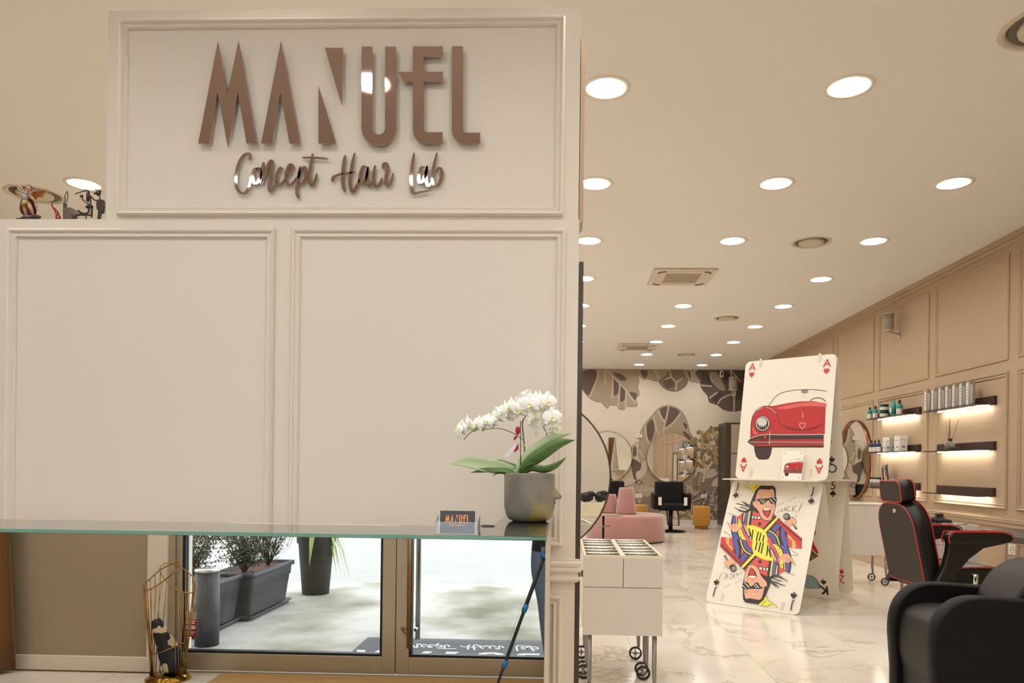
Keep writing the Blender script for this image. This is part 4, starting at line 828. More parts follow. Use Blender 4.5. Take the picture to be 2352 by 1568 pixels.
# lower tents
zr_ = 1.088
c, O, U, V, N, H = gcard(-.52, .003, -.006, zr_, 0, 'giant jack of spades card with a shouting man in sunglasses, front of the card house')
pc = mkpic(O, U, V, zq); qq = pc.map; pc.step = .00008
SK = mat('print_skin', 'dfa98c', rough=.4); BL = mat('print_violet_blue', '5b57a0', rough=.4); YL = mat('print_yellow', 'e3df4e', rough=.4); SR = mat('print_salmon', 'd4544f', rough=.4); WH = mat('print_white', 'efe9df', rough=.4); HR = mat('print_hair', '2b2529', rough=.4)
ctr = qq((1035, 1433))
def half(f):
    def mp(p):
        if p[1] >= 1395 and 380 < p[0] < 2000: p = (p[0], 1442+.14*(p[0]-1035))
        u, v = qq(p)
        return (u, v) if not f else (2*ctr[0]-u, 2*ctr[1]-v)
    pc.map = mp; P = pc.poly; S = pc.stroke; LW = .0045
    P(SR, [(520, 850), (700, 740), (860, 690), (1000, 760), (1330, 750), (1460, 900), (1980, 1340), (1970, 1420), (1930, 1440), (1500, 1440), (820, 1440), (440, 1400), (390, 1000), (430, 815)])
    P(WH, [(440, 1400), (430, 1360), (330, 1230), (230, 1180), (390, 1180), (420, 1210), (440, 1300)])
    P(BL, [(430, 815), (500, 850), (520, 1000), (560, 1150), (590, 1280), (640, 1400), (440, 1400), (400, 1200), (395, 1000)]); S(BLK, [(430, 815), (395, 1000), (400, 1200), (450, 1400)], .012)
    P(YL, [(540, 890), (610, 920), (610, 1000), (620, 1180), (690, 1320), (760, 1400), (640, 1400), (560, 1280), (535, 1180)]); S(BLK, [(535, 890), (530, 1180), (560, 1290), (645, 1400)], .01)
    for y_ in ((570, 960), (590, 1225), (620, 1300), (670, 1365)): P(GO3, arc(y_[0], y_[1], 20, 0, 315, 8))
    P(SR, [(520, 850), (640, 770), (640, 960), (700, 1120), (830, 1300), (830, 1400), (770, 1400), (640, 1200), (610, 1000), (600, 920), (560, 890)])
    P(BL, [(640, 960), (700, 1080), (820, 1290), (820, 1360), (700, 1230), (640, 1060)]); S(YL, [(690, 1050), (790, 1270)], .01, 0)
    P(BLK, [(640, 770), (870, 660), (900, 700), (830, 1050), (650, 1000), (620, 960)])
    P(BL, [(700, 760), (800, 730), (760, 1040), (680, 1000)]); P(YL, [(790, 725), (826, 712), (775, 1045), (748, 1040)]); P(YL, [(672, 765), (702, 755), (666, 962), (650, 955)])
    P(SR, [(880, 700), (1000, 790), (1060, 920), (1240, 930), (1330, 760), (1400, 850), (1110, 1130), (990, 1080), (832, 1045)])
    P(BLK, [(852, 822), (1040, 838), (1058, 915), (848, 900)]); P(WH, [(858, 835), (1036, 850), (1046, 895), (856, 885)])
    for x in (905, 972): P(BLK, [(x-15, 845), (x+15, 847), (x+13, 887), (x-17, 885)])
    P(WH, [(1240, 930), (1290, 870), (1310, 890), (1270, 935)])
    P(BLK, [(1015, 965), (1045, 967), (1040, 1060), (1010, 1058)]); P(BLK, [(985, 995), (1075, 1000), (1072, 1030), (983, 1025)])
    P(BLK, [(1370, 820), (1500, 900), (1180, 1210), (1090, 1130)]); P(YL, [(1415, 850), (1455, 880), (1170, 1190), (1122, 1152)]); S(REDP, [(1480, 900), (1180, 1200)], .007, 0)
    P(BLK, [(1180, 1200), (1440, 950), (1560, 1060), (1640, 1140), (1640, 1300), (1700, 1440), (1190, 1440)])
    P(BL, [(1430, 985), (1495, 1050), (1390, 1195), (1290, 1140)]); P(SR, [(1400, 1210), (1460, 1130), (1455, 1320)])
    P(BL, [(1530, 1090), (1600, 1110), (1600, 1250), (1650, 1380), (1680, 1440), (1580, 1440), (1520, 1350), (1500, 1200)]); 
    P(BL, [(1190, 1210), (1270, 1200), (1380, 1300), (1440, 1430), (1360, 1440), (1300, 1330), (1200, 1280)]); P(SR, [(1190, 1290), (1280, 1330), (1340, 1440), (1190, 1440)]); S(YL, [(1230, 1162), (1340, 1215), (1425, 1320), (1485, 1440)], .009)
    P(SR, [(1640, 1170), (1960, 1420), (1940, 1480), (1900, 1520), (1760, 1490), (1690, 1400), (1640, 1290)])
    for k in range(6): S(YL, [(1690+k*42, 1260+k*36), (1700+k*40, 1330+k*38)], .009, 0, up=False)
    pc.k += 1
    P(REDP, [(1460, 890), (1985, 1335), (1975, 1420), (1415, 945)]); S(BLK, [(1440, 925), (1972, 1385)], .009, 0); S(CR3, [(1460, 900), (1980, 1345)], .003, 0)
    P(YL, [(740, 1045), (900, 1050), (1100, 1130), (1180, 1215), (1190, 1440), (840, 1440), (830, 1290), (760, 1130)], 2)
    for a_, b_ in (((790, 1110), (835, 1290)), ((880, 1140), (850, 1380)), ((1000, 1185), (950, 1435)), ((1060, 1215), (1010, 1435)), ((1130, 1260), (1090, 1435))): S(BLK, [a_, b_], .0125, 0, up=False)
    pc.k += 1
    P(SK, [(490, 850), (515, 860), (530, 1000), (560, 1070), (640, 1040), (652, 1060), (565, 1160), (520, 1195), (420, 1195), (380, 1130), (300, 980), (320, 968), (370, 1050), (440, 1000), (500, 1020)]); S(CBR, [(490, 850), (505, 1010), (440, 1000), (380, 1040), (300, 975), (385, 1130), (420, 1195), (520, 1195), (565, 1160), (650, 1058)], .0025, 0)
    for x in (400, 440, 480): S(CBR, [(x, 1030), (x+10, 1110)], .002, 0, up=False)
    pc.k += 1
    S(BLK, [(1690, 860), (1860, 1125)], .017, 0); S(SIL, [(1790, 1010), (1850, 1100)], .005, 0)
    P(BLK, arc(1635, 845, 78, 0, 345, 16)); P(GRY, arc(1625, 840, 55, 0, 345, 14))
    P(SK, [(1590, 970), (1620, 930), (1710, 910), (1740, 840), (1790, 850), (1830, 900), (1855, 990), (1820, 1040), (1770, 1000), (1700, 1085), (1640, 1020)]); S(CBR, [(1590, 970), (1710, 910), (1740, 840), (1830, 900), (1855, 990)], .0025, 0)
    # head
    P(YL, [(680, 130), (720, 122), (790, 175), (870, 160), (830, 130), (1060, 130), (900, 320), (850, 230), (760, 180), (690, 155)]); S(CBR, [(680, 125), (700, 165), (850, 235), (900, 320)], .003, 0); S(GO3, [(900, 230), (1000, 140)], .01, 0)
    for st_ in ([(850, 650), (720, 720), (560, 690), (455, 640)], [(850, 640), (720, 610), (600, 570), (500, 555)], [(800, 620), (700, 560), (630, 495)], [(840, 680), (700, 745), (550, 715)], [(850, 610), (740, 560), (690, 510)], [(840, 700), (740, 680), (640, 640), (570, 640)]): S(HR, st_, .008, taper=True)
    P(HR, [(1050, 150), (1340, 158), (1385, 210), (1395, 300), (1395, 560), (1375, 690), (1200, 800), (1000, 760), (840, 690), (790, 680), (830, 520), (880, 400), (950, 240)])
    P(SK, [(1040, 232), (1240, 245), (1330, 225), (1365, 350), (1372, 560), (1368, 700), (1310, 850), (1240, 930), (1150, 930), (1060, 860), (1010, 740), (940, 650), (885, 590), (880, 505), (925, 510), (950, 400), (985, 290)], 2)
    S(CBR, [(940, 650), (1010, 740), (1060, 860), (1150, 930), (1240, 930), (1310, 850), (1368, 700)], .004)
    P(BLK, [(940, 475), (1050, 440), (1230, 435), (1330, 405), (1418, 435), (1400, 540), (1345, 575), (1275, 550), (1238, 480), (1190, 500), (1130, 570), (1060, 572), (1020, 500)])
    for a_, b_, w_ in (((1050, 465), (1130, 550), .007), ((1100, 450), (1165, 525), .004), ((1262, 455), (1360, 555), .007), ((1325, 420), (1400, 490), .006)): S(WH, [a_, b_], w_, 0, up=False)
    pc.k += 1
    S(CBR, [(1050, 410), (1090, 380), (1140, 385)], .003); S(CBR, [(1280, 385), (1330, 355), (1350, 380)], .003); S(CBR, [(1165, 590), (1200, 625), (1240, 620)], .003); S(CBR, [(1115, 640), (1080, 720)], .002, 0); S(CBR, [(1290, 590), (1300, 700)], .002, 0)
    P(BLK, [(1098, 705), (1120, 690), (1270, 680), (1278, 760), (1220, 880), (1130, 800)], 2); P(REDP, [(1140, 730), (1250, 715), (1248, 800), (1215, 872), (1155, 800)], 2); P(WH, [(1115, 695), (1180, 662), (1262, 678), (1262, 700), (1125, 710)])
    # shout
    def T_(p, w_=.0035): S(BLK, p, w_, 0, up=False)
    T_([(1585, 722), (1610, 612), (1636, 722)]); T_([(1595, 680), (1630, 680)]); T_([(1722, 625), (1680, 612), (1655, 655), (1670, 720), (1722, 712)]); T_([(1785, 605), (1762, 740)]); T_([(1865, 598), (1778, 672), (1862, 755)])
    T_([(1508, 742), (1532, 675), (1558, 735)]); T_([(1515, 715), (1550, 712)]); T_([(1450, 762), (1470, 705), (1492, 750)], .0025); T_([(1400, 785), (1418, 742), (1440, 775)], .002); T_([(1990, 540), (1900, 740)]); T_([(1858, 825), (1860, 840)], .006)
    T_([(1690, 500), (1840, 400)], .0025); T_([(1420, 620), (1500, 550)], .002); T_([(1500, 585), (1580, 520)], .002); T_([(320, 765), (430, 800), (520, 838)], .003); T_([(230, 1178), (330, 1232), (440, 1365)], .003); T_([(1440, 820), (1520, 840)], .002)
    pc.k += 1
half(0); half(1)
for a_, b_, fl in (((460, 195), (415, 365), 0), ((2155, 305), (2115, 495), 0)):
    for f in (0, 1):
        ca, cb = qq(a_), qq(b_); uu = .068 if a_[0] < 1000 else CW-.072; ca = (uu, ca[1]); cb = (uu, cb[1])
        if f: ca = (CW-ca[0], H-ca[1]); cb = (CW-cb[0], H-cb[1])
        pc.text(BLK, 'J', (ca[0], ca[1]+(-.012 if f else .012)), .07, PI*f); suit(pc, BLK, 'spade', cb, .06, bool(f))
part('card_print', pc.mb, pc.mats, c, True)
for u_, v_ in ((.15, H-.02), (.7, H-.02), (.15, .06), (.7, .06)): clip(c, O, U, V, N, u_, v_, .07)
c, O, U, V, N, H = gcard(.43, .003, .006, zr_, 0, 'giant king of spades card leaning behind the jack')
pc = mkpic(O, U, V, z8); q = pc.map
pc.poly(CRM, [(1060, 560), (1190, 590), (1222, 612), (1225, 650), (1195, 700), (1210, 760), (1250, 830), (1250, 885), (1115, 960), (1050, 980)])
pc.poly(GO2, [(1060, 760), (1150, 780), (1250, 880), (1115, 960), (1050, 980)]); pc.stroke(YL, [(1150, 785), (1250, 870)], .008, 0); pc.stroke(BLK, [(1140, 800), (1235, 890)], .008, 0); pc.poly(BLK, [(1150, 880), (1180, 925), (1130, 950)]); 
pc.poly(mat('print_slate', '8aa3a6', rough=.4), [(1040, 1080), (1180, 1085), (1240, 1130), (1270, 1215), (1040, 1195)], 2); pc.stroke(BLK, [(1090, 1082), (1180, 1085), (1240, 1130), (1268, 1215)], .006)
pc.text(BLK, 'K', q((1316, 1228)), .085, PI, bold=.004); suit(pc, BLK, 'spade', q((1305, 1148)), .06, True)
part('card_print', pc.mb, pc.mats, c, True)
c, O, U, V, N, H = gcard(.45, .003, .695, zr_, -.04, 'giant five of spades card, front of the rear tent in the card house')
pc = mkpic(O, U, V, z8); q = pc.map
pc.text(BLK, '5', q((1406, 158)), .085); suit(pc, BLK, 'spade', q((1402, 238)), .065); suit(pc, BLK, 'spade', q((1300, 425)), .13)
part('card_print', pc.mb, pc.mats, c, True)
c, O, U, V, N, H = gcard(.92, .003, .707, zr_, -.04, 'giant two of diamonds card, rear right foot of the card house')
pc = mkpic(O, U, V, z8); q = pc.map
pc.text(REDP, '2', q((1498, 1115)), .085, PI); suit(pc, REDP, 'diamond', q((1492, 1042)), .06)
part('card_print', pc.mb, pc.mats, c, True)
# ================================================================ TROLLEYS
TW = mat('trolley_white', 'cfc8bf', rough=.35); TWS = mat('trolley_cream', 'ddd3bf', rough=.35); TGREY = mat('trolley_leg_grey', '8e8b88', rough=.35, metal=.5); CHR = mat('chrome', 'd8d8d6', rough=.08, metal=1); RUB = mat('wheel_rubber', '2d2a28', rough=.6); TRAY = mat('tray_metal', 'f2efe6', rough=.22, metal=.85); SEAM = mat('seam_dark', '57504a', rough=.7)
def trolley(loc, rz, w_, d, z0, z1, label, drawers=True, trays=True, group='white salon trolleys on castors'):
    t = thing('salon_trolley', label, 'trolley', loc, rz, group); hw, hd = w_/2, d/2
    part('cabinet', MB().box((-hw, -hd+.006, z0), (hw, hd, z1-.012)), TW, t, bevel=.003)
    if drawers:
        zm = z0+(z1-z0)*.6; g = .0015
        m1 = MB().box((-hw, -hd-.001, z0), (hw, -hd+.006, zm-g)); part('lower_drawer', m1, TW, t, bevel=.001)
        for a, b in ((-hw, -g), (g, hw)): part('upper_drawer', MB().box((a, -hd-.001, zm+g), (b, -hd+.006, z1-.012)), TW, t, bevel=.001)
        part('seam_backing', MB().box((-hw+.002, -hd+.003, z0+.01), (hw-.002, -hd+.0058, z1-.02)), SEAM, t)
        part('side_knob', MB().box((-hw-.016, -hd+.02, zm+.05), (-hw, -hd+.05, zm+.08)), mat('grey_rubber', '5d554d', rough=.6), t, bevel=.003)
        part('side_panel', MB().box((-hw-.003, -hd+.02, z0+.04), (-hw, hd, z1-.03)), TWS, t)
    m1 = MB(); 
    if trays:
        for a, b in ((-hw, -hw+.012), (-.012, .012), (hw-.012, hw)): m1.box((a, -hd, z1-.012), (b, hd, z1))
        m1.box((-hw+.012, -hd, z1-.012), (-.012, -hd+.006, z1)); m1.box((.012, -hd, z1-.012), (hw-.012, -hd+.006, z1)); m1.box((-hw+.012, hd-.008, z1-.012), (-.012, hd, z1)); m1.box((.012, hd-.008, z1-.012), (hw-.012, hd, z1))
        part('top_frame', m1, TWS, t)
        for a, b in ((-hw+.014, -.014), (.014, hw-.014)):
            for k in range(3):
                y0 = -hd+.01+k*(d-.02)/3; y1 = y0+(d-.02)/3-.006; r_ = MB(); r_.tube([(a, y1, z1-.004), (b, y1, z1-.004)], .006, 8); r_.box((a, y0+.002, z1-.0115), (b, y1, z1-.0105)); r_.box((a, y0, z1-.011), (b, y0+.003, z1-.001)); part('metal_tray', r_, TRAY, t)
    else: part('top_frame', MB().box((-hw, -hd, z1-.012), (hw, hd, z1)), TW, t, bevel=.003)
    for sx in (-1, 1):
        for sy in (-1, 1):
            x = sx*(hw-.035); y = sy*(hd-.035); lg = MB(); ex_ = -.03 if sy > 0 else .0
            lg.tube([(x, y, z0), (x, y, .14), (x+ex_*0, y-.012, .105), (x, y-.02, .075)], [.0125, .0125, .011, .009], 10)
            l = part('leg', lg, TGREY, t); wc = Vector((x-.02, y-.03, .041))
            wh = MB(); wh.lathe([(.03, -.008), (.04, -.008), (.04, .008), (.03, .008), (.03, -.008)], wc, 20, 'y'); part('wheel', wh, RUB, l)
            wh = MB(); wh.lathe([(.001, -.005), (.012, -.005), (.012, .005), (.001, .005)], wc, 16, 'y'); wh.box(wc+Vector((-.031, -.002, -.003)), wc+Vector((.031, .002, .003))); wh.box(wc+Vector((-.003, -.002, -.031)), wc+Vector((.003, .002, .031))); part('hub', wh, TGREY, l)
    return t
xa, xb = atY(1341, 1300, 3.76).x, atY(1523, 1300, 3.76).x; tw_ = xb-xa; z1_ = atY(1430, 1276, 3.76).z; z0_ = atY(1430, 1459, 3.76).z
ta = trolley(((xa+xb)/2, 3.76+.21, 0), 0, tw_, .42, z0_, z1_, 'white two-drawer salon trolley with chrome trays beside the partition, the front one')
tb = dup(ta, Vector(((xa+xb)/2, 3.76+.21+.435, 0)), 0, 'white salon trolley with chrome trays directly behind the front trolley')
t2 = trolley((atY(1985, 1300, 7.75).x, 7.85, 0), 0, .46, .4, .31, .845, 'plain white salon trolley on castors between card house and barber chair', drawers=False, trays=False)
xc0, xc1 = atY(2115, 1250, 6.15).x, atY(2247, 1250, 6.15).x
t3 = trolley(((xc0+xc1)/2, 6.15+.22, 0), 0, xc1-xc0, .44, .33, z1_+.01, 'white two-drawer salon trolley with hair clippers on top, by the tan wall')
ctop = z1_+.01; cxm = (xc0+xc1)/2
BP = mat('black_plastic')
def clipper(x, y, rz, L, name, label):
    t = thing(name, label, 'clipper', (x, y, ctop+.0005), rz, 'black clippers on the trolley')
    m1 = MB(); m1.tube([(-L, 0, .02), (-L*.4, 0, .024), (L*.3, 0, .022), (L*.8, 0, .018)], [.014, .02, .018, .015], 12); part('body', m1, BP, t)
    m1 = MB(); m1.box((L*.8, -.016, .006), (L*1.05, .016, .024)); part('blade', m1, CHR, t, bevel=.001)
    m1 = MB(); m1.lathe([(.011, -.002), (.011, .004)], (-L*.2, 0, .044), 14); part('switch', m1, CHR, t); return t
clipper(cxm+.02, 6.27, R(15), .075, 'hair_clipper', 'black hair clipper with chrome blade lying on the right side of the trolley top')
clipper(cxm-.07, 6.33, R(190), .06, 'hair_clipper', 'smaller black hair clipper left of the other one on the trolley')
m1 = MB(); m1.box((-.04, -.028, 0), (.04, .028, .05)); m1.box((-.028, -.02, .05), (.03, .02, .078)); t = solo('charging_stand', m1, mat('brown_black_plastic', '3a2d26', rough=.5), 'boxy dark brown charging stand on the trolley by the tan wall', 'charger', bevel=.006); t.location = (cxm+.05, 6.42, ctop+.0005)
m1 = MB(); m1.box((xc0+.03, 6.2, 0), (xc0+.2, 6.42, .004))
for k in range(9): m1.tube([(xc0+.04+k*.017, 6.22, .007), (xc0+.045+k*.017, 6.40, .007)], .004, 6)
t = solo('comb_tray', m1, [mat('dark_mat', '3f3a36', rough=.5)], 'tray of combs and guards on the left of the trolley by the tan wall', 'combs'); t.location.z = ctop+.0005
# ================================================================ SHELVES ON THE TAN WALL
WOOD = mat('dark_walnut', '3a2316', rough=.45, noise=.25, nscale=12); SGL = mat('smoked_shelf_glass', '4a443c', rough=.1, trans=.3); LED = mat('led_strip', 'fff4e2', emit=95, ecol='fff6ea')
def shelf(y0, y1, z, label):
    t = thing('wall_shelf', label, 'shelf', (XR, (y0+y1)/2, z), 0, 'walnut wall shelves with light strips')
    part('back_board', MB().box((XR-.03, y0, z), (XR-.001, y1, z+.082)), WOOD, t, True, bevel=.002)
    part('shelf_plate', MB().box((XR-.17, y0, z-.001), (XR-.03, y1, z+.006)), SGL, t, True)
    part('plate_edge', MB().box((XR-.172, y0, z-.003), (XR-.168, y1, z+.008)), WOOD, t, True)
    part('light_strip', MB().box((XR-.05, y0+.05, z-.0035), (XR-.042, y1-.05, z-.0015)), LED, t, True)
ZS = [1.807, 1.392, .966]
for (a, b, nm, dz_) in ((6.76, 7.76, 'near bay', 0), (8.15, 9.2, 'far bay', .012)):
    for z, k in zip(ZS, ('top', 'middle', 'bottom')):
        what = {('near bay', 'top'): 'holding seven tall silver boxes', ('near bay', 'middle'): 'holding the reed diffuser', ('near bay', 'bottom'): 'standing empty'}.get((nm, k), {'top': 'holding teal and white bottles', 'middle': 'holding dark blue bottles and white boxes', 'bottom': 'holding small tubes and a tilted brochure'}[k])
        shelf(a, b, z+dz_, 'dark walnut wall shelf, %s of %s, %s' % (k, nm, what))
PW = mat('label_white', 'ddd8d0', rough=.45); TEAL = mat('teal_plastic', '2a8f86', rough=.35); PBLK = mat('cap_black', '1f1b1c', rough=.4); BLUE = mat('dark_blue_plastic', '1f2a4c', rough=.3); SILV = mat('silver_carton', 'a9a39b', rough=.35, metal=.3); PGY = mat('grey_print', '6d6a68', rough=.5)
def bottle(loc, h, r, m, label, cap=.2, group='bottles on the wall shelves'):
    t = thing('product_bottle', label, 'bottle', loc, 0, group); hb = h*(1-cap)
    part('bottle_body', MB().lathe([(.001, 0), (r, .001), (r, hb*.72), (r*.85, hb*.88), (r*.35, hb), (.001, hb)], n=20), m, t)
    part('label', MB().lathe([(r+.0006, hb*.08), (r+.0006, hb*.55)], n=20), PW, t)
    part('cap', MB().lathe([(.001, hb-.001), (r*.42, hb-.001), (r*.42, h), (.001, h)], n=16), PBLK, t); return t
def pY(px, py, x): return atX(px, py, x).y
xs = XR-.105; zA = [z+.018+.0 for z in ZS]
zt_ = ZS[0]+.012+.0065; zm_ = ZS[1]+.012+.0065; zb2 = ZS[2]+.012+.0065
for px, L in ((1998, 'small white bottle with teal shoulder and black cap, farthest left on the top shelf'), (2011, 'small white bottle with teal shoulder and black cap, second on the top shelf')):
    bottle((xs-.02, pY(px, 950, xs-.02), zt_), .155, .029, TEAL, L)
jy = pY(2031, 940, xs)
for k in range(2):
    t = thing('product_jar', ['teal and white jar with black lid, bottom of the pair on the top shelf', 'teal and white jar with black lid, stacked on the other jar'][k], 'jar', (xs, jy, zt_+k*.0795), 0, 'jars on the top shelf')
    part('jar_body', MB().lathe([(.001, 0), (.046, .001), (.048, .055), (.001, .055)], n=22), TEAL, t); part('label', MB().lathe([(.0486, .012), (.0490, .045)], n=22), PW, t); part('lid', MB().lathe([(.001, .055), (.049, .055), (.049, .078), (.001, .078)], n=22), PBLK, t)
ty = pY(2052, 940, xs); t = thing('product_tube', 'tall teal squeeze tube between the jars and the tall bottle on the top shelf', 'tube', (xs, ty, zt_))
part('tube_body', MB().loft([[Vector((r*math.cos(a)*e, r*math.sin(a), z)) for a in [2*PI*k/16 for k in range(16)]] for r, e, z in ((.03, 1, .03), (.034, .8, .1), (.04, .15, .185))], True), TEAL, t); part('tube_cap', MB().lathe([(.001, 0), (.029, 0), (.031, .03), (.001, .03)], n=18), TEAL, t); part('label', MB().box((-.0345, -.02, .04), (-.028, .02, .1)), PW, t)
bottle((xs, pY(2066, 940, xs), zt_), .175, .034, TEAL, 'taller white bottle with teal shoulder and black cap nearest the wall board')
for px, L in ((2001.5, 'left'), (2010, 'middle'), (2018.5, 'right')): bottle((xs-.02, pY(px, 1020, xs-.02), zm_), .155, .026, BLUE, 'dark blue bottle with white label, %s of three on the middle shelf' % L)
def carton(x, y, z, wx, wy, h, label, m=PW, group='cartons on the wall shelves', marks=True, name='product_box'):
    t = thing(name, label, 'box', (x, y, z), 0, group); part('carton', MB().box((-wx/2, -wy/2, 0), (wx/2, wy/2, h)), m, t, bevel=.001)
    if marks:
        g = MB()
        g.box((-wx/2-.0004, -wy*.3, h*.25), (-wx/2, wy*.1, h*.33)); g.box((-wx/2-.0004, -wy*.3, h*.7), (-wx/2, wy*.25, h*.73)); g.box((-wx*.2, -wy/2-.0004, h*.25), (wx*.2, -wy/2, h*.35)); g.box((-wx*.3, -wy/2-.0004, h*.72), (wx*.3, -wy/2, h*.75))
        part('printed_marks', g, PGY, t)['kind'] = 'stuff'
    return t
carton(xs, pY(2037, 1020, xs), zm_, .07, .075, .175, 'white carton with grey side panel, left of the pair beside the dark blue bottles')
carton(xs, pY(2051, 1020, xs)-.0, zm_, .07, .04, .176, 'narrow grey and white carton between the two white cartons', SILV)
carton(xs, pY(2069, 1020, xs), zm_, .09, .13, .18, 'wide white carton nearest the near end of the middle shelf')
for k, px in enumerate((2002, 2008.5, 2015, 2021)): 
    y = pY(px, 1110, xs-.02); t = thing('small_tube', 'small grey tube, %s of four left of the tilted brochure' % ['first', 'second', 'third', 'fourth'][k], 'tube', (xs-.02, y, zb2), 0, 'small tubes on the bottom shelf')
    part('tube_body', MB().lathe([(.001, 0), (.021, 0), (.022, .1), (.001, .1)], n=14), SILV, t); part('tube_cap', MB().lathe([(.001, .1), (.015, .1), (.015, .125), (.001, .125)], n=12), PBLK, t); part('label', MB().lathe([(.0224, .02), (.0228, .06)], n=14), PGY, t)
ya = pY(2040, 1110, xs); t = thing('brochure', 'tilted dark brochure with a pale figure on the bottom shelf', 'brochure', (xs, ya, zb2))
rt = Matrix.Rotation(R(-14), 3, 'X'); B0 = MB().box((-.004, -.075, 0), (.004, .075, .25)); B0.bm.transform(Matrix.Translation((0, .04, .02))@rt.to_4x4()); part('cover', B0, mat('brochure_dark', '3c3234', rough=.35), t)
O_ = Vector((xs-.004, ya+.04, zb2+.02)); Uu = rt@Vector((0, -1, 0)); Vv = rt@Vector((0, 0, 1)); pc = Pic(O_, Uu, Vv, base=.0006)
pc.poly(mat('brochure_gold', 'c5a668', rough=.4), [(-.03, .03), (.03, .03), (.035, .09), (.01, .13), (-.03, .09)], 2); pc.poly(PW, [(-.035, .125), (-.01, .12), (.005, .22), (-.005, .22)], 2); pc.poly(mat('brochure_rose', '9b7c80', rough=.4), [(.02, .1), (.04, .09), (.03, .2), (.015, .22)]); pc.stroke(PW, [(-.05, .235), (.03, .235)], .008, 0); part('cover_picture', pc.mb, pc.mats, t, True)
for k, px in enumerate((2057, 2066, 2075.5)): carton(xs, pY(px, 1110, xs), zb2, .06, .055, .115, 'small white carton, %s of three on the bottom shelf' % ['left', 'middle', 'right'][k])
for k in range(7):
    px = 2131.5+k*16.2; y = pY(px, 930, xs); t = thing('silver_box', 'tall slim silver product box, %s of seven on the near top shelf' % ['first', 'second', 'third', 'fourth', 'fifth', 'sixth', 'seventh'][k], 'box', (xs, y, ZS[0]+.0065), 0, 'tall silver boxes')
    part('carton', MB().box((-.028, -.028, 0), (.028, .028, .232)), SILV, t, bevel=.0015); part('front_label', MB().box((-.0288, -.012, .02), (-.028, .02, .215)), PW, t)
    g = MB(); 
    for q in range(5): g.box((-.0295, -.004, .06+q*.028), (-.0288, .008, .07+q*.028))
    part('printed_marks', g, PGY, t)['kind'] = 'stuff'; part('side_label', MB().box((-.022, -.0288, .02), (.005, -.028, .2)), PW, t)
y = pY(2181.5, 1030, xs); t = thing('reed_diffuser', 'clear glass reed diffuser with dark sticks on the near middle shelf', 'diffuser', (xs, y, ZS[1]+.0065))
part('glass_jar', MB().lathe([(.001, 0), (.048, 0), (.048, .075), (.018, .09), (.016, .1), (.012, .1), (.014, .088), (.044, .072), (.044, .005), (.001, .005)], n=28), mat('jar_glass', 'c8bfb2', rough=.05, trans=.75, ior=1.2), t); part('dark_liquid', MB().lathe([(.001, .006), (.0435, .006), (.0435, .028), (.001, .028)], n=24), mat('dark_oil', '1c1512', rough=.2), t); part('collar', MB().lathe([(.001, .1), (.019, .1), (.019, .122), (.001, .122)], n=20), PBLK, t)
for k, (a, b) in enumerate(((-.0, .085), (0, .028), (.0, .012), (0, -.0), (.02, -.13))): part('reed', MB().tube([(0, b*.05, .03), (a, b*.9, .3+.015*(k % 2))], .0017, 5), mat('reed_brown', '3a261b', rough=.7), t)
# ================================================================ ROUND WALL MIRRORS
COPR = mat('copper_frame', '8a5a3a', rough=.25, metal=.9); BLKF = mat('thin_bronze_frame', '4b4034', rough=.4, metal=.5)
def rmirror(c, r, nrm, label, fm, th=.03, fw_=.012, name='round_mirror'):
    nrm = Vector(nrm).normalized(); u = Vector((0, 0, 1)).cross(nrm).normalized(); v = Vector((0, 0, 1)); t = thing(name, label, 'mirror', c, 0); c = Vector(c)
    def circ(rr, d, n=64): return [c+u*rr*math.cos(2*PI*k/n)+v*rr*math.sin(2*PI*k/n)+nrm*d for k in range(n)]
    m1 = MB(); m1.loft([circ(r, 0), circ(r, th), circ(r-fw_, th), circ(r-fw_, th*.4)], False); part('frame', m1, fm, t, True)
    m1 = MB(); m1.loft([circ(r-.002, .001), circ(r-.002, th*.4), circ(.001, th*.4)], False, smooth=False); part('mirror_pane', m1, MIR, t, True); return t
yy = (pY(1988, 1047, XR)+pY(1926, 1047, XR))/2
rmirror((XR-.001, 9.93, 1.335), .53, (-1, 0, 0), 'round copper-framed mirror on the tan wall behind the card house', COPR, .05)
p = atY(1542, 1051, YB); rmirror((p.x, YB-.03, p.z), .54, (0, -1, 0), 'round mirror on the leaf mural above the black salon chair', mat('brass_frame', 'a3895c', rough=.3, metal=.8), .035)
p = atY(1394, 1048, YB); rmirror((p.x, YB-.03, p.z), .54, (0, -1, 0), 'round mirror on the leaf mural behind the pink sofa', mat('brass_frame'), .035)
a_ = .064; ym = 5.2; p = atY(1218, 1092, ym)
t = rmirror((p.x, ym, p.z), 186/F*ym, (math.sin(a_), -math.cos(a_), 0), 'large round dark-rimmed mirror half hidden behind the white partition', BLKF, .02, .01)
m1 = MB(); m1.cyl((p.x-.12, ym+.03, .03), (p.x-.12, ym+.03, p.z), .018); m1.lathe([(.001, .0), (.2, .0), (.2, .02), (.03, .03), (.001, .03)], (p.x-.12, ym+.03, .0)); part('stand', m1, BLKF, t, True)
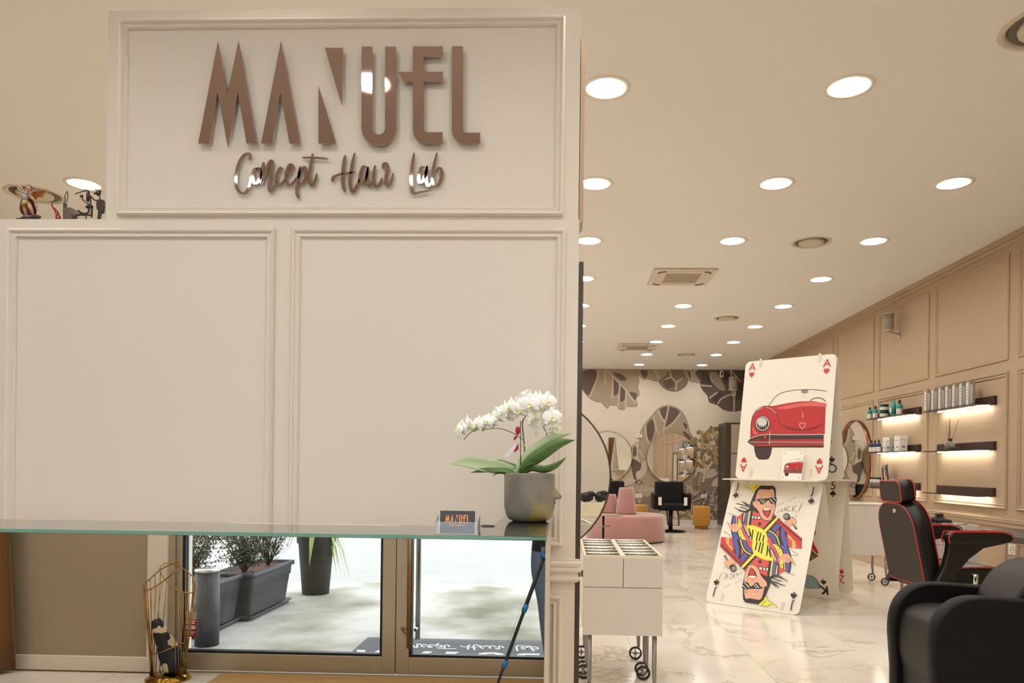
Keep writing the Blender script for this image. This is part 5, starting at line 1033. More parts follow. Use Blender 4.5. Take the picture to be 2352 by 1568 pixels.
# speakers and small wall fittings
SPW = mat('speaker_white', 'c9bfb2', rough=.45); SPG = mat('speaker_grille', '9d9185', rough=.7)
def speaker(c, label, s=1.0, face=(-1, 0, 0), sd=1):
    t = thing('wall_speaker', label, 'speaker', c, 0, 'white wall speakers'); n = Vector(face); u = Vector((0, 0, 1)).cross(n); c = Vector(c)
    def prof(rx, ry, off, z): return [c+n*(off+ry*math.sin(a))+u*(rx*math.cos(a))+Vector((0, 0, z)) for a in [2*PI*k/20 for k in range(20)]]
    part('speaker_body', MB().loft([prof(.068*s, .062*s, .15*s, -.09*s), prof(.068*s, .062*s, .15*s, .09*s)]), SPG, t, True)
    m1 = MB(); m1.loft([prof(.072*s, .066*s, .15*s, .09*s), prof(.072*s, .066*s, .15*s, .1*s)]); m1.loft([prof(.072*s, .066*s, .15*s, -.1*s), prof(.072*s, .066*s, .15*s, -.09*s)]); part('end_cap', m1, SPW, t, True)
    m1 = MB(); m1.tube([c+n*.0+Vector((0, 0, -.13*s))+u*.04*s*sd, c+n*.14*s+Vector((0, 0, -.12*s)), c+n*.15*s+Vector((0, 0, -.1*s))], .016*s, 8); q = c+Vector((0, 0, -.13*s))+u*.05*s*sd; m1.box(q-u*.03*s-Vector((0, 0, .05*s))-n*0, q+u*.03*s+Vector((0, 0, .05*s))+n*.01); part('bracket', m1, SPW, t, True); return t
p = atX(2040, 740, XR-.15); speaker((XR-.001, p.y, p.z), 'white wall speaker high on the tan wall', 1.0, sd=-1)
p = atY(1682, 882, YB-.15); speaker((p.x, YB-.024, p.z), 'white speaker on the mural left of the ace card', 1.35, (0, -1, 0))
p = atY(1657, 859, YB); t = thing('security_camera', 'tiny white dome camera with dark lens near the top of the mural', 'camera', (p.x, YB-.03, p.z)); part('housing', MB().ell((0, 0, 0), (.05, .03, .085)), SPW, t); part('lens', MB().ell((0, -.027, 0), (.022, .008, .035)), PBLK, t)
def socket(c, u, label, w_=.12, h=.075, plug=False):
    n = Vector((0, 0, 1)).cross(Vector(u)); n = -n if n.dot(CAM-Vector(c)) < 0 else n; c = Vector(c); u = Vector(u); t = thing('wall_socket', label, 'socket', c, 0, 'white wall sockets'); z = Vector((0, 0, 1))
    def bx(m, du, dz_, a, b): 
        q = [c+u*sx*du+z*sz*dz_+n*a for sx, sz in ((-1, -1), (1, -1), (1, 1), (-1, 1))]; m.prism(q, n*(b-a)); return m
    part('cover_plate', bx(MB(), w_/2, h/2, 0, .009), mat('socket_white', 'e2dcd2', rough=.4), t, True)
    if plug:
        m1 = MB(); k = 20; m1.ring([c+n*.0095+u*.03*math.cos(2*PI*i/k)+z*.03*math.sin(2*PI*i/k) for i in range(k)], .0018); part('socket_ring', m1, PGY, t, True)
        m1 = MB()
        for s_ in (-.012, 0, .012): q = c+n*.009+u*s_; m1.cyl(q, q+n*.001, .0032, n=10)
        part('socket_hole', m1, PBLK, t, True)
    else:
        m1 = MB(); bx(m1, w_*.3, h*.25, .009, .0105); part('socket_insert', m1, mat('socket_grey', 'b9b2a8', rough=.4), t, True)
for (px, py), L in zip(((1468, 1001), (1467, 1138), (1616, 1139)), ('white socket on the mural above and right of the sofa mirror', 'white low socket on the mural left of the salon chair', 'white low socket on the mural right of the salon chair')):
    p = atY(px, py, YB); socket((p.x, YB-.024, p.z), (1, 0, 0), L)
p = atX(2328, 1262, XR); socket((XR-.0, p.y, p.z), (0, 1, 0), 'square white socket on the tan wall under the grey counter', .12, .09, True)
# counter and framed mirror at the right edge
CT = mat('grey_counter', '57514b', rough=.4)
A1, A2, A3 = atZ(2257, 1214, .715), atZ(2326, 1232, .715), None
m1 = MB(); m1.prism([(A1.x, A1.y, .715), (A2.x, A2.y, .715), (A2.x+.05, A2.y-.12, .715), (A2.x+.1, A2.y-1.0, .715), (XR-.002, A2.y-1.0, .715), (XR-.002, A1.y, .715)], (0, 0, -.05)); t = solo('wall_counter', m1, CT, 'grey wall-mounted counter with a tapered end at the right edge', 'counter', bevel=.003)
t = thing('framed_mirror', 'black-framed mirror above the grey counter at the right edge', 'mirror', (XR, 5.7, .73)); yr = 6.2; yl = 5.25; ztm = 1.72
m1 = MB(); m1.tube([(XR-.012, yr, .25), (XR-.012, yr, ztm-.1), (XR-.012, yr-.05, ztm-.02), (XR-.012, yr-.15, ztm), (XR-.012, yl+.15, ztm), (XR-.012, yl+.05, ztm-.02), (XR-.012, yl, ztm-.1), (XR-.012, yl, .25)], .012, 8); part('frame', m1, PBLK, t, True)
m1 = MB(); m1.box((XR-.014, yl+.01, .74), (XR-.008, yr-.01, ztm-.08)); part('mirror_pane', m1, MIR, t, True)
# dark-framed door unit in the far right corner
xk = atY(1665, 1100, 15.0).x; zk = atY(1670, 970, 15.0).z
t = thing('tall_cabinet', 'tall greige cabinet with dark frame in the far right corner', 'cabinet', ((xk+XR)/2, 15.3, 0))
part('side_panel', MB().box((xk, 15.0, 0), (xk+.11, YB-.03, zk)), mat('dark_bronze'), t, True, bevel=.003); part('top_panel', MB().box((xk+.11, 15.0, zk-.03), (XR-.02, YB-.03, zk)), mat('dark_bronze'), t, True)
zmid = atY(1685, 1041, 15.0).z
part('door', MB().box((xk+.115, 15.0, .1), (XR-.02, 15.02, zmid-.008)), mat('greige_front', 'a89a8a', rough=.5), t, True); part('door', MB().box((xk+.115, 15.0, zmid+.008), (XR-.02, 15.02, zk-.035)), mat('greige_front'), t, True); part('carcass', MB().box((xk+.11, 15.03, 0), (XR-.02, YB-.03, zk-.03)), PBLK, t, True)
# ================================================================ BARBER CHAIR (red piping)
LEA = mat('black_leather', '110f0e', rough=.38, spec=.5, bump=.15, bscale=300); LEB = mat('brown_black_vinyl', '2c2521', rough=.5); PIP = mat('red_piping', 'b52f2a', rough=.45)
bc = thing('barber_chair', 'black leather barber chair with red piping and reclined headrest', 'barber chair', (2.72, 5.33, 0), R(4))
def rrect(y0, y1, z0, z1, r, n=6, rb=None):
    rb = r if rb is None else rb; o = []
    for cy, cz, a0, q in ((y0+rb, z0+rb, 180, rb), (y1-rb, z0+rb, 270, rb), (y1-r, z1-r, 0, r), (y0+r, z1-r, 90, r)):
        for k in range(n+1): a = R(a0+90*k/n); o.append((cy+q*math.cos(a), cz+q*math.sin(a)))
    return o
# backrest: local x forward; slab leaning back
def slab(y0, y1, z0, z1, r, th, org, lean, rb=None):
    s_ = rrect(y0, y1, z0, z1, r, rb=rb); M = Matrix.Rotation(lean, 3, 'Y'); O = Vector(org)
    back = [O+M@Vector((0, y, z)) for y, z in s_]; front = [O+M@Vector((th, y, z)) for y, z in s_]; mid = [O+M@Vector((th+.02, y*.86, z0+(z-z0)*.93+.01)) for y, z in s_]
    return back, front, mid
org = (-.235, 0, .4); lean = R(-12)
bk_, fr_, md_ = slab(-.235, .235, 0, .575, .17, .125, org, lean, .03)
part('backrest', MB().loft([bk_, fr_, md_], True), LEA, bc); 
m1 = MB(); s0 = [Vector(p)-Matrix.Rotation(lean, 3, 'Y')@Vector((.002, 0, 0)) for p in bk_]; m1.poly(s0); bp_ = part('back_panel', m1, LEB, bc)
m1 = MB(); m1.ring(bk_, .0042, 6); m1.ring(fr_, .0042, 6); part('piping', m1, PIP, bc)
M_ = Matrix.Rotation(lean, 3, 'Y'); hp = Vector(org)+M_@Vector((-.0, 0, .52)); m1 = MB(); m1.ell(hp+Vector((-.004, -.02, 0)), (.006, .022, .016)); part('lever_badge', m1, CHR, bc)
org2 = tuple(Vector(org)+M_@Vector((-.0, 0, .585)))
hb, hf, hm = slab(-.14, .14, 0, .15, .045, .1, org2, R(-8), .03)
hm = [Vector(p)+Vector((.025, 0, 0)) for p in hf]
hm = [Vector(org2)+Matrix.Rotation(R(-8), 3, 'Y')@Vector((.135, (Matrix.Rotation(R(8), 3, 'Y')@(Vector(p)-Vector(org2))).y*.7, .075+((Matrix.Rotation(R(8), 3, 'Y')@(Vector(p)-Vector(org2))).z-.075)*.6)) for p in hf]
part('headrest', MB().loft([hb, hf, hm], True), LEA, bc); m1 = MB(); m1.ring(hb, .0042, 6); m1.ring(hf, .0042, 6); part('headrest_piping', m1, PIP, bc); m1 = MB(); m1.poly([Vector(p)-Vector((.002, 0, 0)) for p in hb]); part('headrest_back', m1, LEB, bc)
def seatprof(): return [(-.19, .36), (-.19, .49), (-.1, .525), (.2, .535), (.33, .525), (.385, .5), (.39, .42), (.36, .36)]
m1 = MB(); m1.prism([Vector((x, -.225, z)) for x, z in seatprof()], (0, .45, 0)); part('seat', m1, LEA, bc, bevel=.02, seg=3)
m1 = MB(); 
for s_ in (-1, 1): m1.tube(smooth_pts([(-.15, s_*.228, .512), (0, s_*.228, .53), (.2, s_*.228, .535), (.33, s_*.228, .524), (.385, s_*.222, .5)], 3), .005, 6)
part('seat_piping', m1, PIP, bc)
for s_ in (-1, 1):
    y0 = s_*.285
    ar = MB(); pf = [(-.13, .735), (-.125, .765), (-.09, .78), (.25, .78), (.3, .77), (.315, .745), (.3, .715), (.26, .705), (.12, .675), (.02, .6), (-.05, .52), (-.09, .42), (-.1, .36), (-.24, .36), (-.2, .45), (-.15, .55), (-.125, .65), (-.12, .7)]
    ar.prism([Vector((x, y0-.03, z)) for x, z in pf], (0, .06, 0)); a_o = part('armrest', ar, LEA, bc, bevel=.012, seg=3)
    pd = MB(); pp = [(-.135, .73), (-.128, .765), (-.09, .785), (.25, .785), (.305, .772), (.32, .745), (.305, .718), (.26, .71), (-.1, .708)]
    pd.prism([Vector((x, y0-.04, z)) for x, z in pp], (0, .08, 0)); part('arm_pad', pd, LEA, a_o, bevel=.012, seg=3)
    pi_ = MB()
    for q in (-.041, .041): pi_.tube(smooth_pts([Vector((x, y0+q, z)) for x, z in [(-.12, .71), (-.133, .735), (-.12, .77), (-.09, .786), (.25, .786), (.305, .774), (.32, .75), (.31, .72)]], 3), .0045, 6)
    part('arm_piping', pi_, PIP, a_o)
m1 = MB(); m1.cyl((-.1, -.33, .42), (-.1, -.322, .42), .014); part('hinge_bolt', m1, CHR, bc)
m1 = MB(); m1.tube([(-.24, -.24, .38), (-.2, -.26, .44), (-.15, -.27, .5)], .004, 6); part('recline_strut', m1, CHR, bc)
m1 = MB(); m1.lathe([(.012, .0), (.014, .01), (.02, .03), (.021, .075), (.017, .085), (.001, .086)], (.05, -.33, .42), 16); part('pump_lever', m1, CHR, bc)
m1 = MB(); m1.cyl((.05, -.33, .42), (.05, -.1, .33), .008); m1.cyl((.05, 0, .03), (.05, 0, .37), .05); m1.lathe([(.001, 0), (.3, 0), (.3, .02), (.08, .05), (.001, .05)], (.05, 0, .001), 32); part('pedestal', m1, CHR, bc)
m1 = MB(); m1.tube([(.37, -.12, .4), (.5, -.12, .22), (.6, -.12, .18)], .014, 8); m1.tube([(.37, .12, .4), (.5, .12, .22), (.6, .12, .18)], .014, 8); m1.box((.5, -.18, .16), (.62, .18, .19)); part('footrest', m1, CHR, bc)
# ================================================================ BLACK SHAMPOO ARMCHAIR
ac = thing('shampoo_armchair', 'bulky black leather armchair with rounded arms in the lower right corner', 'armchair', (2.45, 3.97, 0))
AL = mat('armchair_leather', '0a0908', rough=.55, spec=.25, bump=.12, bscale=250); AL2 = mat('armchair_seat_vinyl', '221c19', rough=.5, spec=.4)
def armprof(z_off=0):
    return smooth_pts([(1.885, .06, 0), (1.874, .2, 0), (1.868, .32, 0), (1.885, .43, 0), (1.935, .51, 0), (2.01, .558, 0), (2.12, .57, 0), (2.4, .555, 0), (2.75, .56, 0), (3.0, .54, 0)], 5)
def arm(y0, y1, bx):
    P = [(p.x, p.y) for p in armprof()]; P = P+[(3.02, .06)]; N_ = len(P); c = (2.45, .3); rings = []
    for y, k in ((y0, .965), (y0+.012, .99), ((y0+y1)/2, 1.0), (y1-.012, .99), (y1, .965)):
        rings.append([Vector((c[0]+(x-c[0])*(1-(1-k)*.55), y, max(.05, c[1]+(z-c[1])*(1-(1-k)*1.4)))) for x, z in P])
    return MB().loft(rings, True)
part('armrest', arm(3.70, 3.80, 0), AL, ac, True); part('armrest', arm(4.15, 4.25, 0), AL, ac, True)
m1 = MB(); sp_ = [(p.x, p.y) for p in smooth_pts([(1.93, .06, 0), (1.90, .2, 0), (1.905, .34, 0), (1.93, .42, 0), (2.0, .455, 0), (2.15, .46, 0), (2.5, .43, 0)], 5)]+[(2.5, .06)]
m1.prism([Vector((x, 3.803, z)) for x, z in sp_], (0, .344, 0), smooth=True); part('seat', m1, AL2, ac, True, bevel=.01)
bp2 = [(p.x, p.y) for p in smooth_pts([(2.28, .4, 0), (2.33, .54, 0), (2.39, .64, 0), (2.47, .7, 0), (2.58, .725, 0), (2.85, .73, 0), (3.02, .7, 0)], 5)]+[(3.05, .3), (2.4, .3)]
m1 = MB(); m1.prism([Vector((x, 3.803, z)) for x, z in bp2], (0, .344, 0), smooth=True); part('backrest', m1, AL2, ac, True, bevel=.012)
part('plinth', MB().box((2.0, 3.74, .1), (2.95, 4.22, .13)), PBLK, ac, True)
for o in [q for q in bpy.data.objects if q.parent == ac]:
    Mw = xf(ac)
    for v in o.data.vertices:
        g = Mw@v.co; lo = g.z < .08; g = Vector((g.x*.93, g.y*.93, (.03 if lo else 1.2-(1.2-g.z)*.93)))
        if o.name.startswith('plinth'): g.z = .0 if v.co.z < .115 else .04
        v.co = Mw.inverted()@g
# ================================================================ FAR END : sofa, chairs, poufs, side table
PINK = mat('pink_velvet', 'a27570', rough=.85, sheen=.6, noise=.18, nscale=3.5); GOLDV = mat('mustard_velvet', 'b8842f', rough=.7, sheen=.3); BRASS = mat('brass_base', 'c08a45', rough=.25, metal=.9)
YSf = 11.9; cx_ = atY(1436, 1200, YSf).x; rS = (1526-1346)/2/F*YSf
t = thing('round_sofa', 'dusty pink velvet round sofa with conical backrests', 'sofa', (cx_, YSf, 0))
part('seat_base', MB().lathe([(.001, .02), (rS*.97, .02), (rS, .05), (rS, .38), (rS*.985, .42), (rS*.95, .435), (.001, .44)], n=64), PINK, t)
part('plinth', MB().lathe([(.001, 0), (rS*.93, 0), (rS*.93, .02), (.001, .02)], n=40), PBLK, t)
zc_ = lambda py: atY(1436, py, YSf-.1).z-.0
part('cone_backrest', MB().lathe([(.0, .44), (.17, .44), (.165, .47), (.118, .84), (.108, .865), (.001, .87)], (.0, -.12, 0), 32), PINK, t)
m1 = MB(); m1.lathe([(.0, .44), (.2, .44), (.195, .47), (.12, .72), (.11, .745), (.001, .75)], (-.26, .15, 0), 32); part('cone_backrest', m1, PINK, t)
def salonchair(loc, label, group='black salon chairs', rz=0):
    t = thing('salon_chair', label, 'salon chair', loc, rz, group); B = AL
    part('backrest', MB().box((-.27, .14, .5), (.27, .22, .93), Matrix.Rotation(R(-6), 3, 'X'), (0, .18, .5)), B, t, bevel=.03, seg=3); part('seat', MB().box((-.26, -.28, .4), (.26, .18, .53)), B, t, bevel=.03, seg=3)
    for s_ in (-1, 1): part('armrest', MB().box((s_*.3-.045, -.28, .42), (s_*.3+.045, .2, .72)), B, t, bevel=.03, seg=3); part('chrome_bracket', MB().box((s_*.235-.03, -.3, .5), (s_*.235+.03, -.286, .65)), PW, t)
    part('pump_column', MB().cyl((0, -.05, .03), (0, -.05, .4), .04), PBLK, t); part('base_plate', MB().lathe([(.001, 0), (.28, 0), (.28, .015), (.06, .04), (.001, .04)], (0, -.05, 0), 32), mat('black_metal', '1c1a1a', rough=.3, metal=.7), t)
    part('footrest', MB().tube([(-.1, -.25, .4), (-.1, -.42, .15), (.1, -.42, .15), (.1, -.25, .4)], .013, 8), mat('black_metal'), t); return t
p = atY(1540, 1217, 13.7); s1 = salonchair((p.x, 13.75, 0), 'black salon chair in front of the round mural mirror')
p = atY(1402, 1217, 13.7); dup(s1, (p.x, 13.75, 0), 0, 'black salon chair mostly hidden behind the pink sofa')
def pouf(loc, label):
    t = thing('pouf', label, 'pouf', loc, 0, 'mustard velvet poufs'); part('cushion', MB().lathe([(.001, .06), (.155, .06), (.168, .075), (.168, .42), (.155, .445), (.001, .45)], n=36), GOLDV, t); part('brass_base', MB().lathe([(.001, 0), (.13, 0), (.13, .06), (.001, .06)], n=32), BRASS, t); return t
p = atZ(1613, 1215, 0); po = pouf((p.x, p.y+.1, 0), 'mustard velvet pouf with brass base right of the salon chair'); p = atZ(1462, 1207, 0); dup(po, (p.x+.02, 14.6, 0), 0, 'mustard velvet pouf peeking out behind the sofa cone')
ysd = 9.0; p = atY(1386, 1181, ysd); BM_ = mat('black_metal'); TT = mat('taupe_disc', '8f7f72', rough=.4)
t = thing('side_table', 'slim pedestal side table with a thin round top in front of the pink sofa', 'side table', (p.x, ysd, 0)); q = atY(1397, 1181, ysd)
part('table_top', MB().lathe([(.001, q.z-.012), (.175, q.z-.012), (.175, q.z), (.001, q.z)], (q.x-p.x, 0, 0), 36), TT, t); q2 = atY(1380, 1207, ysd); part('lower_shelf', MB().lathe([(.001, q2.z-.008), (.12, q2.z-.008), (.12, q2.z), (.001, q2.z)], (q2.x-p.x, 0, 0), 32), TT, t)
part('post', MB().cyl((0, 0, .01), (0, 0, q.z-.01), .013), BM_, t); part('base_plate', MB().lathe([(.001, 0), (.15, 0), (.15, .012), (.001, .012)], n=32), BM_, t)
# ================================================================ ENTRANCE SIDE, SEEN IN THE DESK MIRROR AND ROUND MIRRORS
def vm(px, py, Yv): p = atY(px, py, Yv); return Vector((p.x, 2*YM-p.y, p.z))
GOLDW = mat('gold_wire', 'a9854a', rough=.25, metal=.95)
# umbrella stand
ux = vm(387, 1500, 3.93).x; uy = 2*YM-3.93
t = thing('umbrella_stand', 'gold wire umbrella stand with looped rims by the glass door, seen in the desk mirror', 'umbrella stand', (ux, uy, 0))
part('base', MB().lathe([(.001, 0), (.115, 0), (.115, .012), (.09, .03), (.08, .035), (.001, .035)], n=40), mat('brass_polished', 'b58a3c', rough=.15, metal=1), t)
def zu(p): return (300+p[0]/4.93, 1250+p[1]/4.93)
def ringu(pts, dpt):
    P = smooth_pts([Vector((*zu(p), 0)) for p in pts], 5, True); c = sum(P, Vector())/len(P); top = min(p.y for p in P); bot = max(p.y for p in P); out = []
    for p in P:
        k = ((p.y-c.y)*.8+(p.x-c.x)*dpt)/60
        out.append(vm(p.x, p.y, 3.93-.1*max(-1, min(1, k)))-Vector((ux, uy, 0)))
    return out
R1 = ringu([(140, 500), (165, 440), (220, 390), (320, 300), (420, 240), (500, 215), (555, 218), (545, 250), (490, 320), (380, 405), (280, 475), (190, 518)], .35)
R2 = ringu([(335, 260), (345, 330), (400, 410), (500, 495), (600, 540), (690, 545), (740, 500), (738, 430), (690, 350), (600, 280), (500, 225), (400, 212)], -.35)
part('rim', MB().ring(R1, .0035, 8), GOLDW, t); part('rim', MB().ring(R2, .0035, 8), GOLDW, t)
for rg, sg_ in ((R1, -1), (R2, 1)):
    cx_r = sum(p.x for p in rg)/len(rg); low = [p for p in rg if (p.x-cx_r)*sg_ > -.03]; n_ = len(low)
    for k in range(12):
        q = low[int((k+.5)/12*n_)]; a = math.atan2((q.y)*1.6, q.x*1.2+sg_*.03)
        part('wire', MB().tube([Vector((.09*math.cos(a), .09*math.sin(a), .03)), q], .0022, 5), GOLDW, t)
m1 = MB(); m1.ring([Vector((.078*math.cos(2*PI*k/32), .078*math.sin(2*PI*k/32), .17+.03*math.cos(2*PI*k/32))) for k in range(32)], .0025, 6); part('inner_hoop', m1, GOLDW, t)
m1 = MB(); PATT = mat('black_cream_pattern', '16151a', rough=.6); nt = PATT.node_tree; tc = nt.nodes.new('ShaderNodeTexCoord'); n_ = nt.nodes.new('ShaderNodeTexNoise'); n_.inputs['Scale'].default_value = 14; nt.links.new(tc.outputs['Object'], n_.inputs['Vector']); nt.links.new(ramp(nt, n_.outputs['Fac'], [(.5, '15141a'), (.54, '15141a'), (.56, 'c9b98f'), (.7, 'c9b98f')]), nt.nodes['Principled BSDF'].inputs['Base Color'])
m1.tube(smooth_pts([(.02, -.01, .04), (-.01, -.01, .14), (-.05, 0, .24), (-.075, .01, .32)], 5), [.055]*3+[.06, .06, .058, .054, .05, .047, .044, .041, .038, .035, .032, .028, .02], 10)
part_o = solo('folded_umbrella', m1, PATT, 'folded black and cream patterned umbrella in the gold wire stand', 'umbrella'); part_o.location = (ux-.02, uy, .037)
m1 = MB(); m1.ell((.03, .0, .08), (.035, .04, .07)); m1.ell((.045, .01, .13), (.02, .02, .03)); o = solo('navy_pouch', m1, mat('navy_cloth', '1f2740', rough=.7), 'small navy cloth pouch low in the gold wire stand', 'pouch'); o.location = (ux+.05, uy+.01, .037)
# curtains
CURT = mat('gold_curtain', '6e4613', rough=.6, sheen=.3)
def curtain(x0, x1, y, h, label):
    mb = MB(); n = 60
    def fn(u, v): 
        z = v*h; s = u*(x1-x0); w_ = .03+.02*(1-v); return Vector((x0+s*(1-.06*math.sin(PI*v)), y+w_*math.sin(u*PI*2*(x1-x0)/.13), .02+z))
    mb.grid(fn, n, 12); return solo('curtain', mb, CURT, label, 'curtain', solid=.004)
xl_ = vm(44, 1500, 4.0).x
curtain(xl_-.9, xl_, YD+.12, 2.6, 'gold velvet curtain at the left of the entrance wall, seen in the desk mirror'); curtain(1.98, 2.6, YD+.12, 2.45, 'gold velvet curtain right of the shop window, reflected in the far mirror')
# white drawer unit with dark capes, reflected in the large round mirror
t = thing('drawer_unit', 'low white drawer unit near the entrance, reflected in the large round mirror', 'drawer unit', (1.3, .25, 0)); 
part('carcass', MB().box((-.45, -.25, .04), (.45, .25, .7)), mat('cream_cabinet', 'e6dcc2', rough=.4), t)
for x in (-.44, .005):
    for z in (.06, .385): part('drawer', MB().box((x, .25, z), (x+.435, .268, z+.315)), mat('cream_cabinet'), t, bevel=.003)
random.seed(3)
for k in range(4):
    m1 = MB(); 
    for q in range(5): m1.ell((random.uniform(-.07, .07), random.uniform(-.08, .08), .05+.015*q), (.07, .08, .045), 10, 7, Matrix.Rotation(random.uniform(-.6, .6), 3, 'X'))
    o = solo('folded_cape', m1, mat('dark_cape', '2b2826', rough=.35), 'crumpled shiny black cape on the white drawer unit, %s of four' % ['leftmost', 'second', 'third', 'rightmost'][k], 'cape', 'black capes on the drawer unit'); o.location = (.98+k*.21, .27, .703)
# door mat inside, logo mat outside
m1 = MB().box((-1.9, -.44, .0005), (.25, .25, .012)); solo('entrance_mat', m1, mat('coir_mat', 'a98453', rough=.95, noise=.2, nscale=80), 'orange-brown coir mat inside the glass door', 'mat')
OM = mat('outer_mat_grey', '4d4f53', rough=.9); OW = mat('outer_mat_white', 'd9dadb', rough=.9)
my1 = 2*YM-vm(845, 1466, 5.0).y
ym0 = -.62; pA = atZ(845, 1466, 0); 
yv_b = atZ(845, 1466, 0).y; yb_ = 2*YM-yv_b; xL_ = atZ(845, 1466, 0).x; xR_ = .95
t = thing('logo_mat', 'dark grey doormat outside with white MANUEL Concept Hair Lab lettering', 'mat', ((xL_+xR_)/2, (yb_+ym0)/2, -.003)); part('mat_pad', MB().box((xL_, yb_, -.003), (xR_, ym0, .009)), OM, t, True)
pc = Pic((xL_, yb_, .009), (1, 0, 0), (0, 1, 0), base=.0008, step=.0001); W_ = xR_-xL_
for ch, st in SCR:
    for s_ in st: pc.map = lambda p: (-1.105-xL_+(p[0]-410)/1405*.965, .15+(1150-p[1])/260*.13); pc.stroke(OW, s_, .011, 4, up=False)
for ch, polys in LET.items():
    for pts in polys: pc.map = lambda p: (-1.3-xL_+(p[0]-162)/1904*1.35, .335+(845-p[1])/715*.3); pc.poly(OW, pts, up=False)
part('mat_lettering', pc.mb, pc.mats, t, True)
# red notice on the glass
nx0, nx1 = vm(415, 1430, 4.1).x, vm(450, 1430, 4.1).x; nz0, nz1 = vm(430, 1462, 4.1).z, vm(430, 1404, 4.1).z; yn = YD-.036
t = thing('door_notice', 'red and white notice sticker low on the glass door', 'sticker', ((nx0+nx1)/2, yn, nz0)); part('sheet', MB().box((nx0, yn, nz0), (nx1, yn+.001, nz0+(nz1-nz0)*.68)), mat('notice_red', 'a8242a', rough=.4), t, True)
part('upper_sheet', MB().box((nx0, yn, nz0+(nz1-nz0)*.68), (nx1, yn+.001, nz1)), mat('notice_beige', 'b8a88c', rough=.5), t, True)
m1 = MB(); h_ = nz1-nz0
for k, (a, b, c_) in enumerate(((.58, .64, .1), (.5, .55, .2), (.3, .44, .1), (.16, .2, .15), (.08, .11, .3))): m1.box((nx0+(nx1-nx0)*c_, yn+.001, nz0+h_*a), (nx1-(nx1-nx0)*c_*.6, yn+.0016, nz0+h_*b))
part('notice_text', m1, PW, t, True)
# ---------------------------------------------------------------- outside plants
PLG = mat('planter_grey', '3c3e44', rough=.55); PLB = mat('tall_planter_brown', '35312f', rough=.6); BARK = mat('red_brown_mulch', '5e3a30', rough=.95, noise=.4, nscale=50); FOL = mat('fine_green_leaf', '46543a', rough=.6, noise=.3, nscale=20); TWIG = mat('twig_brown', '5b4c3b', rough=.8)
def planter(cx, cy, lx, ly, h, label, z0=0.0):
    t = thing('trough_planter', label, 'planter', (cx, cy, z0), 0, 'grey trough planters outside')
    def rr_(k, z, r=.03): return [Vector((x, y, z)) for x, y in rrect(-lx/2*k, lx/2*k, -ly/2*k, ly/2*k, r, 4)]
    def rq(a, z, r=.03): return [Vector((x, y, z)) for x, y in rrect(-lx/2+a, lx/2-a, -ly/2+a, ly/2-a, r, 4)]
    part('trough', MB().loft([rq(.045, .03), rq(.02, h*.68), rq(.012, h*.7), rq(.008, h*.9)], False), PLG, t); part('floor_plate', MB().loft([rq(.045, .028), rq(.045, .032)]), PLG, t)
    part('rim', MB().loft([rq(.008, h*.9), rq(-.012, h*.91), rq(-.012, h), rq(.012, h), rq(.02, h*.9)], False), PLG, t)
    part('saucer', MB().loft([rq(.03, 0), rq(.0, .035), rq(.008, .035), rq(.04, .012)], True), PLG, t)
    part('mulch', MB().loft([rq(.012, h*.88), rq(.012, h*.93)]), BARK, t); return t
def shrub(cx, cy, z, h, r, label, n=1500, seed=1):
    rg = random.Random(seed); t = thing('shrub', label, 'shrub', (cx, cy, z), 0, 'fine-leaved shrubs in the troughs'); m1 = MB(); tips = []
    for k in range(16):
        a = rg.uniform(0, 2*PI); q = [Vector((0, 0, 0))]; d = Vector((math.cos(a)*.35, math.sin(a)*.35, 1)); 
        for j in range(6): d = d+Vector((rg.uniform(-.2, .2)+math.cos(a)*.05, rg.uniform(-.2, .2)+math.sin(a)*.05, 0)); q.append(q[-1]+d.normalized()*h/6)
        m1.tube(q, [.006, .005, .0045, .004, .003, .002, .001], 5)
        tips += q[1:]
        for j in range(1, 6):
            for e in range(3): d2 = Vector((rg.uniform(-1, 1), rg.uniform(-1, 1), rg.uniform(-.1, .9))).normalized()*r*.6; m1.tube([q[j], q[j]+d2], [.002, .001], 3); tips += [q[j]+d2*f for f in (.3, .5, .7, .9, 1)]
    part('branches', m1, TWIG, t); fo = MB()
    for k in range(n):
        c = rg.choice(tips)+Vector((rg.gauss(0, .018), rg.gauss(0, .018), rg.gauss(0, .018))); u = Vector((rg.uniform(-1, 1), rg.uniform(-1, 1), rg.uniform(-1, 1))).normalized(); v = u.cross(Vector((rg.uniform(-1, 1), rg.uniform(-1, 1), 1))).normalized(); s_ = rg.uniform(.009, .016)
        fo.poly([c-u*s_, c+v*s_*.5, c+u*s_, c-v*s_*.5])
    o = part('foliage', fo, FOL, t); o['kind'] = 'stuff'; return t
def gz(px, py): p = atZ(px, py, 0); return Vector((p.x, 2*YM-p.y, 0))
A = gz(574, 1425); B = gz(683, 1382); py0, py1 = A.y, B.y; pw = .33
pcx_, pcy_ = -2.32-pw/2, (A.y+B.y)/2
planter(pcx_, pcy_, pw, abs(A.y-B.y)+.06, .36, 'long grey trough planter with red-brown mulch outside the door, the fully visible one')
shrub(pcx_, pcy_+.2, .325, .5, .2, 'green fine-leaved shrub in the nearer end of the long trough planter', 2600, 2); shrub(pcx_+.02, pcy_-.22, .325, .5, .17, 'sparser fine-leaved shrub in the far end of the long trough planter', 900, 5)
C_ = gz(515, 1446); planter(C_.x-.2, C_.y-.02, .4, .6, .36, 'grey trough planter partly hidden by the dark cylinder outside'); shrub(C_.x-.28, C_.y-.02, .325, .5, .22, 'bushy fine-leaved shrub behind the dark cylinder', 2600, 8)
D_ = gz(712, 1368); sc2 = (2*YM-D_.y)/F; t = thing('tall_planter', 'tall tapered dark round planter outside the glass door', 'planter', (D_.x, D_.y-.15, 0)); rb_, rt_ = 31*sc2, 44*sc2
